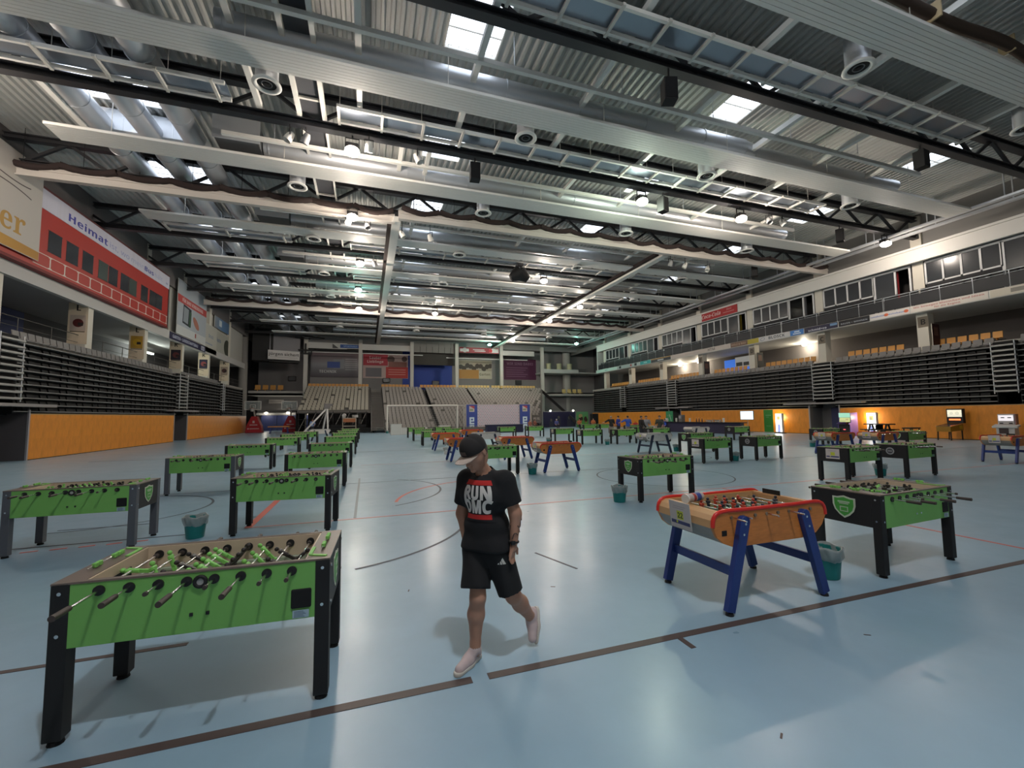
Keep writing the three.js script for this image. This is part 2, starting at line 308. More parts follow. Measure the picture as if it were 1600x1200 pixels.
// ================================================================ things hung in the roof
// --- trusses: bottom chord, top chord, diagonals
for (let k = -1; k < 9; k++) {
  const z = ROW(k), t = thing('roof_truss', `black steel roof truss spanning the hall, ${ORD[k + 1]} counted from the near end`, 'truss', [0, 0, z]);
  const y0 = 13.8, y1 = 15.28, m = k > 4 ? M(.055, .053, .055, .5) : steelBlack;
  part('bottom_chord', [box(52.4, .05, .34, 10, y0, 0), box(52.4, .05, .34, 10, y0 + .26, 0), box(52.4, .26, .08, 10, y0 + .13, 0)], m, t);
  part('top_chord', [box(52.4, .05, .34, 10, y1, 0), box(52.4, .05, .34, 10, y1 - .22, 0), box(52.4, .22, .08, 10, y1 - .11, 0)], m, t);
  for (let x = -15.4; x < 35; x += 3.3) for (const s of [-1, 1]) part('diagonal', beam([x, y0 + .2, 0], [x + s * 1.55, y1 - .2, 0], .13, .13), m, t);
}
// --- white slatted ceiling panels
const PZ = [-8.0, -14.85, -21.5, -28.95, -35.65, -42.6, -57.2, -64.2], DZ = [-14.85, -21.5, -28.95, -35.65, -42.6, -51.2, -57.2, -64.2];
{
  const slat = box(45.4, .09, .128, 10.55, 0, 0);
  for (let i = 0; i < PZ.length; i++) {
    const t = thing('slatted_panel', `long white slatted ceiling panel running across the hall, ${ORD[i]} from the near end`, 'ceiling panel', [0, 13.55, PZ[i]]);
    const n = i > 2 ? 5 : 8, w = 1.12 / n;
    for (let j = 0; j < n; j++) part('slat', n === 8 ? slat.clone().translate(0, 0, -.56 + w * (j + .5)) : box(45.4, .09, w - .012, 10.55, 0, -.56 + w * (j + .5)), white, t);
    part('backing', box(45.4, .03, 1.1, 10.55, .06, 0), offwhite, t);
    for (let x = -10; x < 34; x += 6.3) { part('hanger_rod', bar([x, .06, .53], [x, 1.95, .53], .012, 5), offwhite, t); part('hanger_rod', bar([x + .5, .06, -.53], [x + .5, 1.95, -.53], .012, 5), offwhite, t); }
  }
}
// --- white rails along the hall
{
  const A = [[-12.1, .22], [-4.15, .2], [-2.72, .16], [-1.79, .16], [-.41, .2], [3.55, .2], [7.97, .2], [12.6, .2], [17.0, .2], [20.95, .2], [24.78, .2]];
  A.forEach(([x, w], i) => {
    const t = thing('ceiling_rail', `white roof rail along the hall above the near panels, ${ORD[i]} from the left wall`, 'rail', [x, 0, 0], 0);
    part('rail', box(w, .22, 14.2, 0, 14.2, -11.9), white, t);
    part('end_cap', [box(w + .03, .25, .04, 0, 14.2, -4.8), box(w + .03, .25, .04, 0, 14.2, -19.0)], offwhite, t);
  });
  const B = [[-11.3, .2], [1.36, .18], [2.62, .18], [10.1, .18], [13.88, .18], [19.3, .16], [24.2, .16]];
  for (let b = 0; b < 6; b++) B.forEach(([x, w], i) => {
    const t = thing('roof_rail', `short white rail lying between ${ORD[b + 1]} and ${ORD[b + 2]} roof truss, ${ORD[i]} from the left`, 'rail', [x, 0, ROW(b + 1) - 2.2], 0);
    part('rail', box(w, .16, 3.2, 0, 14.15, 0), white, t); part('bracket', [box(.05, 1.2, .05, 0, 14.8, 1.2), box(.05, 1.2, .05, 0, 14.8, -1.2)], offwhite, t);
  });
  for (let k = 0; k < 7; k++) {
    const t = thing('cross_rail', `thin white rail across the hall behind the ${ORD[k + 1]} roof truss`, 'rail', [0, 0, ROW(k) - 1.85]);
    part('rail', box(33, .16, .16, 10.5, 14.05, 0), white, t);
    for (let x = -4; x < 26; x += 4.4) part('hanger_rod', bar([x, 14.1, 0], [x, YR, 0], .015, 5), galv, t);
  }
}
// --- open luminaire troughs: two white bars with rungs and grey reflector sheets, in front of each truss
for (let k = -1; k < 6; k++) {
  if (k === 2) continue;
  const z = ROW(k), t = thing('light_trough', `white ladder shaped light trough with grey sheets in front of the ${ORD[k + 1]} roof truss`, 'light fitting', [0, 13.95, z]);
  for (const [xa, xb] of [[-12, -5], [-1.2, 25.2]]) {
    part('side_bar', box(xb - xa, .13, .1, (xa + xb) / 2, 0, .55), white, t); part('side_bar', box(xb - xa, .13, .1, (xa + xb) / 2, 0, 1.45), white, t);
    for (let x = xa; x <= xb + .01; x += k > 2 ? 3.3 : 1.65) part('rung', [box(.1, .1, 1.15, x, -.04, 1.0), bar([x, 0, .55], [x, 1.5, .55], .014, 5)], offwhite, t);
    part('reflector_sheet', box(xb - xa, .02, .8, (xa + xb) / 2, .1, 1.0), M(.34, .39, .46, .28, .75), t);
  }
}
// --- cable ladder along the hall
{
  const t = thing('cable_ladder', 'white cable ladder with dark plates running along the hall left of centre', 'cable tray', [-2.25, 14.2, 0]);
  part('side_rail', box(.09, .14, 52, -.47, 0, -44), white, t); part('side_rail', box(.09, .14, 52, .47, 0, -44), white, t);
  for (let z = -6; z > -70; z -= 1.9) part('rung', box(.95, .08, .1, 0, .02, z), offwhite, t);
  part('dark_plate', box(.84, .02, 62, 0, .1, -37), M(.06, .062, .07, .6), t);
}
// --- galvanised ducts
{
  const rings = (xa, xb, r, z) => { const o = []; for (let x = xa; x <= xb; x += 3.1) o.push(cyl(r + .025, r + .025, .05, x, 14.3, z, 20, [0, 0, Math.PI / 2])); return o; };
  for (let k = 0; k < 8; k++) {
    const z = DZ[k], t = thing('air_duct', `round galvanised air duct across the hall above the ${ORD[k + 1]} ceiling panel`, 'duct');
    part('duct_pipe', cyl(.4, .4, 21.2, 6.0, 14.3, z, 28, [0, 0, Math.PI / 2]), galv, t);
    part('narrow_pipe', [cyl(.3, .3, 10.2, 22.4, 14.25, z, 24, [0, 0, Math.PI / 2]), cyl(.4, .3, .7, 16.95, 14.28, z, 24, [0, 0, Math.PI / 2])], galv, t);
    rings(-4.4, 16, .4, z).forEach(g => part('flange', g, galv, t));
  }
  [-10.95, -9.2, -7.55].forEach((x, i) => {
    const t = thing('main_duct', `large galvanised main duct along the left wall under the roof, ${['nearest to the wall', 'middle one of three', 'nearest to the hall centre'][i]}`, 'duct');
    part('duct_pipe', cyl(.45, .45, 70, x, 14.56, -36, 24, [Math.PI / 2, 0, 0]), galv, t);
    const o = []; for (let z = -4; z > -70; z -= 3.3) o.push(cyl(.475, .475, .05, x, 14.56, z, 24, [Math.PI / 2, 0, 0])); o.forEach(g => part('flange', g, galv, t));
  });
  [[-5.5, -21.5], [-5.5, -28.95], [-5.5, -35.65]].forEach(([x, z], i) => { const t = thing('duct_box', `dark grey sheet metal duct box under the roof at left, ${['nearest', 'middle', 'farthest'][i]} of three`, 'duct'); part('casing', rbox(1.7, .95, 1.9, x, 14.4, z, .03), M(.15, .16, .17, .45, .6), t); for (const q of [.95, -.95]) part('flange', box(1.8, 1.02, .05, x, 14.4, z + q), galv, t); });
  { const t = thing('duct_plenum', 'bright sheet metal plenum box joining the main ducts at left behind a skylight', 'duct'); part('casing', rbox(3.6, .95, 1.3, -9.3, 14.9, -22.85, .02), M(.74, .77, .82, .5, .3), t); part('flange', [box(3.7, 1.0, .05, -9.3, 14.9, -23.5)], galv, t); part('seam', [box(.03, .94, .02, -10.2, 14.9, -22.2), box(.03, .94, .02, -8.4, 14.9, -22.2)], galv, t); }
  // outlets with white rings
  const DX = [-3.4, 6.12, 15.5, 25.5];
  for (let k = 0; k < 7; k++) DX.forEach((x, i) => {
    const z = [-9.1, -15.9, -22.8, -29.45, -36.5, -43.4, -57.9][k], t = thing('air_outlet', `round air outlet with white ring hanging behind the ${ORD[k]} ceiling panel, ${ORD[i]} from the left`, 'air vent', [x, 13.35, z]);
    part('pipe', cyl(.36, .36, 1.1, 0, .58, 0, 24), galv, t); { const dz = k ? DZ[k === 6 ? 6 : k - 1] : -7.9, L = dz - z - .3; part('branch_pipe', cyl(.26, .26, L, 0, .92, L / 2, 18, [Math.PI / 2, 0, 0]), galv, t); }
    part('ring', lathe([[.36, .06], [.45, .03], [.465, -.02], [.38, -.05], [.31, -.02], [.3, .06]], 28), white, t);
    part('swirl_plate', [cyl(.3, .3, .02, 0, .03, 0, 24), cyl(.09, .09, .05, 0, 0, 0, 14)], black, t);
    part('inner_ring', place(new THREE.TorusGeometry(.16, .018, 6, 20), [0, .01, 0], [Math.PI / 2, 0, 0]), M(.2, .2, .2, .5), t);
  });
}
// --- curtains gathered under their white beams, and the long rails between them
{
  const cloth = M(.035, .022, .02, .95);
  function swag(xa, xb, y, z, sag, n) {
    const gs = [], L = (xb - xa) / n;
    for (let i = 0; i < n; i++) { const x = xa + L * i, p = []; for (let j = 0; j <= 6; j++) { const t = j / 6; p.push([x + L * t, y - sag * (1 - (2 * t - 1) ** 2) * (.75 + .4 * hash(i, z)), z + .05 * Math.sin(i * 2 + j)]); } gs.push(tube(p, .16, 10, 6)); }
    return gs;
  }
  const curtain = (label, xa, xb, z, y) => {
    const t = thing('divider_curtain', label, 'curtain', [0, 0, z]);
    part('curtain_beam', [box(xb - xa, .5, .12, (xa + xb) / 2, y, 0), box(xb - xa, .06, .3, (xa + xb) / 2, y - .26, 0), box(xb - xa, .1, .16, (xa + xb) / 2, y + .1, .03)], M(.60, .55, .50, .6), t);
    part('gathered_cloth', swag(xa + .2, xb - .1, y + .42, .12, .22, Math.round((xb - xa) / 2.2)), cloth, t);
    const o = []; for (let x = xa + 1; x < xb; x += 2.2) o.push(bar([x, y + .4, .1], [x, YR, .1], .012, 4)); part('lifting_cord', o, blackMatte, t);
  };
  curtain('white curtain beam with dark gathered curtain, left part in front of the long left rail', -16.2, 1.42, -25.3, 13.5);
  curtain('white curtain beam with dark gathered curtain, right part reaching the right gallery', 1.58, 36.1, -24.6, 13.45);
  curtain('far white curtain beam with dark gathered curtain, left of the left rail', -15.4, 1.3, -49.2, 13.5);
  curtain('far white curtain beam with dark gathered curtain, between and beyond the two rails', 1.7, 36.2, -49.8, 13.5);
  const d = thing('rolled_curtain', 'dark brown rolled curtain hanging above the nearest ceiling panel at right', 'curtain'); part('roll', tube([[12, 14.1, -7.4], [17, 14.0, -7.5], [20, 13.95, -7.35], [24, 13.9, -7.6], [30, 14, -7.4]], .17, 40, 8), M(.05, .03, .02, .95), d);
  part('tie_strap', [16.3, 20.2, 24].map(x => box(.06, .55, .4, x, 14.05, -7.45)), M(.5, .38, .22, .8), d);
  for (const [x, lb] of [[1.5, 'long white curtain rail with post running along the hall, left one'], [20.35, 'long white curtain rail running along the hall, right one beside two warm lamps']]) {
    const t = thing('curtain_rail', lb, 'rail', [x, 13.42, 0]);
    part('rail_beam', [box(.36, .3, 45, 0, 0, -47.6), box(.5, .05, 45, 0, -.16, -47.6)], white, t);
    part('folded_curtain', [box(.3, .22, 44, -.32, .12, -47.6)], cloth, t);
    part('drive_box', [-30, -37, -45, -58].map(z => box(.3, .3, .5, -.15, .35, z)), M(.24, .22, .2, .6), t);
  }
  [33.5, 34.35].forEach((x, i) => { const t = thing('cable_tray', `galvanised cable tray along the right gallery under the roof, ${['nearer the hall', 'nearer the wall'][i]}`, 'cable tray', [x, 13.6, 0]); part('tray', [box(.32, .03, 64, 0, 0, -36), box(.02, .1, 64, -.16, .05, -36), box(.02, .1, 64, .16, .05, -36)], galv, t); for (let z = -6; z > -66; z -= 3.5) part('hanger_rod', box(.05, 1.9, .05, 0, .95, z), galv, t); });
}
// --- floodlights: housing, yoke, glowing lens
LAMPS.forEach(([x, z, c, cd, label]) => {
  const t = thing('floodlight', label, 'lamp', [x, LAMP_Y, z]);
  part('housing', [rbox(.5, .26, .4, 0, .1, 0, .04), cyl(.2, .24, .12, 0, -.06, 0, 16)], black, t);
  part('yoke', [box(.03, .4, .05, -.27, .3, 0), box(.03, .4, .05, .27, .3, 0), box(.57, .03, .05, 0, .5, 0), bar([0, .5, 0], [0, .7, 0], .03)], black, t);
  part('lens', ball(.30, 0, -.1, .06, 1, .62, 1, 20), glow(c, 16), t);
});
// small unlit stage spots and loudspeakers
[[-.05, 13.3, ROW(1) + .2, 'pale lit stage spot right of the large warm floodlight on the second truss'], [-2.5, 13.3, ROW(1), 'grey stage spot left of the large warm floodlight on the second truss'], [-3.1, 13.25, ROW(1), 'white round projector lamp hanging under the second truss at left'],
  [-1.1, 13.0, -25.2, 'stage spot hanging below the left end of the near curtain beam'], [-.1, 13.0, -25.6, 'warm lit stage spot hanging beside the post of the left curtain rail'], [1.9, 13.0, -26.2, 'stage spot right of the left curtain rail below the near beam'], [3.6, 13.0, -26.2, 'second stage spot right of the left curtain rail below the near beam'],
  [21.2, 13.0, -25.6, 'warm lit stage spot at the crossing of right rail and near beam'], [22.6, 13.0, -25.7, 'pale stage spot right of the crossing of right rail and near beam'], [24.8, 13.0, -25.8, 'tall narrow stage spot under the near curtain beam at right'], [22.6, 13.3, ROW(1), 'white round projector lamp right of the brightest floodlight'], [23.7, 13.3, ROW(1), 'small white round lamp right of the brightest floodlight'],
  [2.0, 13.3, ROW(1), 'small round stage spot under the second truss above the left rails'], [.4, 13.2, ROW(3), 'small lit stage spot right of the large lamp behind the near curtain beam']].forEach(([x, y, z, label], i) => {
  const t = thing('stage_spot', label, 'lamp', [x, y, z], i * .9);
  part('can', lathe([[0, .2], [.1, .2], [.15, .05], [.17, -.22], [.15, -.22], [.13, .02], [0, .05]], 14).rotateX(.5), i % 3 === 1 ? M(.3, .3, .3, .5) : white, t);
  part('yoke', [box(.02, .3, .04, -.18, .15, 0), box(.02, .3, .04, .18, .15, 0), box(.38, .02, .04, 0, .3, 0), bar([0, .3, 0], [0, .85, 0], .02)], black, t);
});
[[9.75, 12.95, ROW(0) + .1, 'black loudspeaker hanging under the first visible truss in the middle'], [4.6, 13.1, ROW(1), 'black loudspeaker hanging tilted under the second truss left of centre'], [23.5, 13.1, ROW(0), 'black loudspeaker at the node of the nearest truss at right'], [15.0, 13.1, ROW(1), 'black loudspeaker right of the greenish floodlight'], [28.6, 13.1, ROW(1), 'black loudspeaker under the second truss near the right gallery'], [29.2, 13.1, ROW(2), 'black loudspeaker behind the near curtain beam at right']].forEach(([x, y, z, label], i) => {
  const t = thing('loudspeaker', label, 'loudspeaker', [x, y, z], -.3 + i * .2);
  part('cabinet', rbox(.46, .8, .42, 0, 0, 0, .02), black, t); part('grille', box(.4, .72, .02, 0, 0, .22), blackMatte, t); part('bracket', [box(.05, .6, .05, 0, .6, 0), box(.3, .04, .06, 0, .45, 0)], black, t);
});
{
  const t = thing('loudspeaker_cluster', 'large round black loudspeaker cluster hanging in the middle of the roof', 'loudspeaker', [11.4, 12.9, ROW(3) + 1]);
  for (const s of [-1, 1]) part('horn', lathe([[0, -.3], [.3, -.3], [.62, .5], [.55, .5], [.2, -.1], [0, -.1]], 18).rotateZ(s * 1.0).translate(s * .45, 0, 0), black, t);
  part('pole', bar([0, 0, 0], [0, 1.3, 0], .05), galv, t); part('mount', rbox(.5, .4, .5, 0, 1.0, 0, .03), M(.12, .12, .13, .6), t);
}

// ================================================================ stands
// a pushed-in stand: nose boards one above the other, folded seats dark between them, top row of seats standing up
const seatShell = (w = .44) => merge([rbox(w, .42, .05, 0, .27, -.02, .02, [-.15, 0, 0]), rbox(w, .06, .3, 0, .08, .12, .02, [.3, 0, 0])]);
const seatG = seatShell(), seatOrange = merge([rbox(.46, .46, .05, 0, .3, -.04, .02, [-.12, 0, 0]), rbox(.46, .05, .34, 0, .1, .12, .02), box(.04, .1, .2, 0, .03, .05)]);
function stand(label, side, z0, z1, top) {
  const L = z0 - z1, X = side < 0 ? XL : XR, t = thing('folded_stand', label, 'stand', [X, 0, (z0 + z1) / 2], side < 0 ? Math.PI / 2 : -Math.PI / 2);
  const n = 11, y0 = 2.36, dy = (5.62 - y0) / (n - 1);
  for (let i = 0; i < n; i++) {
    part('nose_board', rbox(L, .055, .12, 0, y0 + dy * i, -.06, .015), noseMat, t);
    part('riser', box(L, .03, .7, 0, y0 + dy * i - .05, -.45), blackMatte, t);
  }
  const s = [], m = Math.floor(L / .5);
  for (let i = 0; i < n - 1; i++) for (let j = 0; j < m; j++) s.push(box(.42, .17, .05, -L / 2 + .3 + j * .5, y0 + dy * i + .13, -.3 + .03 * ((j * 7 + i * 3) % 3), [-.25, 0, 0]));
  const f = part('folded_seats', s, seatBlack, t); f.userData.kind = 'stuff';
  part('back_frame', [box(L, 3.6, .06, 0, 4, -.85), box(.05, 3.5, .8, -L / 2, 4, -.45), box(.05, 3.5, .8, L / 2, 4, -.45)], blackMatte, t);
  part('top_deck', box(L, .05, 1.0, 0, 5.68, -.6), M(.09, .085, .08, .8), t);
  if (top) for (let j = 0; j < Math.floor(L / .52); j++) { const o = part('seat', seatG, greySeat, t); o.position.set(-L / 2 + .3 + j * .52, 5.75, -.3); }
  return t;
}
function aisle(label, side, z0, z1) {                                 // stacked steps between two stands
  const L = z0 - z1, t = thing('folded_steps', label, 'stairs', [side < 0 ? XL : XR, 0, (z0 + z1) / 2], side < 0 ? Math.PI / 2 : -Math.PI / 2);
  for (let i = 0; i < 10; i++) { part('step', rbox(L, .1, .55, 0, 2.95 + i * .3, .0, .015), M(.36, .35, .335, .45, .2), t); part('step_filler', box(L - .06, .2, .4, 0, 3.1 + i * .3, -.2), blackMatte, t); }
  part('post', [bar([-L / 2, 2.8, .2], [-L / 2, 5.9, .2], .03), bar([L / 2, 2.8, .2], [L / 2, 5.9, .2], .03)], galv, t);
}
[[ZB - 1, -14.0], [-15.0, -24.4], [-26.0, -42.9], [-44.5, -53.8], [-55.0, -63.2]].forEach(([a, b], i) => stand(`pushed in grey stand on the right side, ${ORD[i]} block from the near end`, 1, a, b, i < 4));
[[-14.0, -15.0], [-24.4, -26.0], [-42.9, -44.5], [-53.8, -55.0]].forEach(([a, b], i) => aisle(`stack of folded grey steps in the right stand, ${ORD[i]} from the near end`, 1, a, b));
[[-6, -25.0], [-26.4, -44.4], [-46.1, -56.2], [-56.8, -65.3]].forEach(([a, b], i) => stand(`pushed in dark stand on the left side, ${ORD[i]} block from the near end`, -1, a, b, i < 3));
[[-25.0, -26.4], [-44.4, -46.1], [-56.2, -56.8]].forEach(([a, b], i) => aisle(`stack of folded steps in the left stand, ${ORD[i]} from the near end`, -1, a, b));
// orange gallery seats on the right
[[-14.9, -18.3], [-19.9, -24.0], [-26.8, -31.6], [-33.6, -38.2], [-40.4, -45.5], [-47.3, -52.5], [-54.4, -59.5]].forEach(([a, b], i) => {
  const t = thing('orange_seat_row', `row of orange gallery seats above the right stand, ${ORD[i]} from the near end`, 'seat row', [XR + 1.25, 6.0, (a + b) / 2], -Math.PI / 2), L = a - b;
  for (let x = -L / 2 + .25; x < L / 2; x += .56) { const o = part('seat', seatOrange, orangeSeat, t); o.position.set(x, .18, 0); }
  part('seat_rail', [box(L, .06, .06, 0, .16, .0), box(.05, .16, .05, -L / 2 + .2, .08, 0), box(.05, .16, .05, L / 2 - .2, .08, 0)], black, t);
});
// railing of the right balcony with dark glass, a row of dark seats behind
for (let i = 0; i < 7; i++) {
  const z0 = -4.2 - i * 8.2, z1 = z0 - 8.15, t = thing('balcony_railing', `dark glass balcony railing with steel handrail on the right, ${ORD[i]} length from the near end`, 'railing', [XR + .1, 9.08, (z0 + z1) / 2], -Math.PI / 2), L = z0 - z1;
  for (let k = 0; k < 5; k++) part('glass_panel', box(L / 5 - .05, .72, .015, -L / 2 + (k + .5) * L / 5, .42, 0), M(.013, .014, .018, .55), t);
  part('handrail', [bar([-L / 2, 1.02, 0], [L / 2, 1.02, 0], .03), bar([-L / 2, .85, 0], [L / 2, .85, 0], .015)], galv, t);
  for (let k = 0; k <= 5; k++) part('baluster', box(.03, 1.02, .05, -L / 2 + k * L / 5 + (k ? -.02 : .02), .51, -.03), galv, t);
  const r = thing('box_seat_row', `row of dark seats on the right balcony, ${ORD[i]} group from the near end`, 'seat row', [XR + .42, 9.1, (z0 + z1) / 2], -Math.PI / 2);
  for (let x = -L / 2 + .5; x < L / 2 - .4; x += .6) { const o = part('seat', seatG, seatBlack, r); o.position.set(x, .55, 0); o.scale.set(1.1, 1.25, .6); }
  part('seat_rail', [box(L - .6, .06, .06, 0, .5, 0), box(.05, .5, .05, -L / 2 + .5, .25, 0), box(.05, .5, .05, L / 2 - .5, .25, 0)], black, r);
}
// rail along the left gallery
{
  const t = thing('gallery_railing', 'thin steel railing along the left gallery behind the folded stand', 'railing', [XL - .8, 6.05, 0]);
  part('handrail', [bar([0, .95, -6], [0, .95, -66], .025), bar([0, .5, -6], [0, .5, -66], .015)], M(.09, .085, .08, .5, .3), t);
  for (let z = -6; z > -66; z -= 2.4) part('post', bar([0, 0, z], [0, .95, z], .02), M(.09, .085, .08, .5, .3), t);
}
// far stand, pulled out: rows of seats up to the gallery
{
  const rows = 18, zb = -54.2, zt = -68.6, yb = .45, yt = 6.1, dz = (zt - zb) / (rows - 1), dy = (yt - yb) / (rows - 1);
  const small = merge([box(.4, .36, .05, 0, .26, -.1, [-.15, 0, 0]), box(.4, .05, .32, 0, .1, .08)]);
  const sec = (label, x0, x1, r0, r1, m, cut) => {
    const t = thing('far_stand', label, 'stand', [0, 0, 0]), s = [];
    for (let i = r0; i <= r1; i++) {
      const y = yb + dy * i, z = zb + dz * i, xb = cut ? x1 - Math.max(0, (rows - 1 - i)) * cut : x1;
      part('row_deck', [box(xb - x0, .05, -dz + .02, (x0 + xb) / 2, y, z), box(xb - x0, dy, .03, (x0 + xb) / 2, y - dy / 2, z - dz / 2)], M(.15, .14, .13, .8), t);
      for (let x = x0 + .25; x < xb - .2; x += .5) if (hash(x * 3.1, i) > .035) s.push(small.clone().translate(x, y + .03, z));
    }
    const f = part('seats', s, m, t); f.userData.kind = 'stuff';
    part('side_frame', [beam([x0, yb + dy * r0 - .3, zb + dz * r0], [x0, yt, zt], .06, .5), beam([x1, yb + dy * r0 - .3, zb + dz * r0], [x1, yt, zt], .06, .5)], black, t);
    return t;
  };
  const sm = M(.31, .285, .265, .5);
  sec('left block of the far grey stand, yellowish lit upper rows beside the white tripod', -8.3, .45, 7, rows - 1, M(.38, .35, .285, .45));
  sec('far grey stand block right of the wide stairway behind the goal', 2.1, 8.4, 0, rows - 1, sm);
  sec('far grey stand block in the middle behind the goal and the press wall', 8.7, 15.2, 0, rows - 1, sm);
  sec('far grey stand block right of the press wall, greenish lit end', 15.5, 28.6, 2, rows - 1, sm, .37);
  const st = thing('far_stairway', 'wide grey stairway between the first and second block of the far stand', 'stairs');
  for (let i = 0; i < rows * 2; i++) part('step', box(1.5, .06, .42, 1.28, yb + dy * i / 2 - .1, zb + dz * i / 2), M(.30, .285, .27, .7), st);
  part('string', [beam([.52, yb - .3, zb + .2], [.52, yt - .2, zt], .06, .35), beam([2.04, yb - .3, zb + .2], [2.04, yt - .2, zt], .06, .35)], M(.2, .19, .18, .7), st);
  [[-8.0, .4], [2.3, 6.4], [8.2, 13.6], [14.4, 19.2], [20.0, 27.8]].forEach(([a, b], i) => {
    const t = thing('orange_seat_row', `row of orange seats along the top of the far stand, ${ORD[i]} from the left`, 'seat row', [0, 6.2, -69.2]);
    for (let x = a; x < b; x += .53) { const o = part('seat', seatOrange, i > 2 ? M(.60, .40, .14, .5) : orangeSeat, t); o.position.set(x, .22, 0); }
    part('seat_rail', [box(b - a, .06, .06, (a + b) / 2, .2, 0), box(.05, .2, .05, a, .1, 0), box(.05, .2, .05, b, .1, 0)], black, t);
  });
  const fr = thing('stand_understructure', 'dark open steel understructure below the left block of the far stand', 'frame');
  for (let i = 0; i < 9; i++) part('post', beam([-8.1 + i, .0, -59.5 - (i % 2)], [-8.1 + i, 2.7, -59.5 - (i % 2)], .07, .07), black, fr);
  for (let i = 0; i < 8; i++) part('brace', beam([-8.1 + i, .2, -59.4], [-7.1 + i, 2.5, -59.4], .05, .05), M(.32, .3, .28, .5, .5), fr);
  part('rails', [1, 1.7, 2.5].map(y => beam([-8.2, y, -59.3], [.2, y, -59.3], .06, .06)), blackMatte, fr);
  part('skirt', [box(6.4, .8, .06, -3.2, .4, -58.6), box(.06, 2.8, 8, -8.4, 1.4, -63.5)], blackMatte, fr);
  const er = thing('stand_understructure', 'dark steel end frame below the green lit right end of the far stand', 'frame');
  for (let i = 0; i < 8; i++) part('post', beam([23.4 + i * .5, 0, -57.5 - i * 1.4], [23.4 + i * .5, 1.6 + i * .45, -57.5 - i * 1.4], .09, .09), M(.05, .06, .06, .5), er);
  for (let i = 0; i < 7; i++) part('brace', beam([23.4 + i * .5, .1, -57.5 - i * 1.4], [23.9 + i * .5, 1.5 + i * .45, -58.9 - i * 1.4], .06, .06), M(.09, .11, .10, .5), er);
  // corner seats
  [[-15.6, 5.95, -71.4, 'four orange seats on the balcony in the far left corner'], [33.6, 5.65, -70.4, 'four yellowish seats on the lower balcony in the far right corner']].forEach(([x, y, z, label], j) => {
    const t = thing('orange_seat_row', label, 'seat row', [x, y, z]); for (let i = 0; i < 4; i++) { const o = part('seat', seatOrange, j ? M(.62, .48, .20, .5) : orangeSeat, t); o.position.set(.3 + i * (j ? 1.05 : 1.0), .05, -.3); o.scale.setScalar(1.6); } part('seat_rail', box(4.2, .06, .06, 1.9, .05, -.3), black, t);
  });
  [31.0, 33.1, 35.2].forEach((x, i) => { const t = thing('bar_table_cloth', `pale covered table on the upper corner balcony, ${ORD[i]} from the left`, 'table', [x, 10.05, -70.9]); part('cover', lathe([[.5, 0], [.42, .5], [.46, 1.1], [.5, 1.12], [0, 1.13]], 14), M(.5, .5, .32, .8), t); });
}
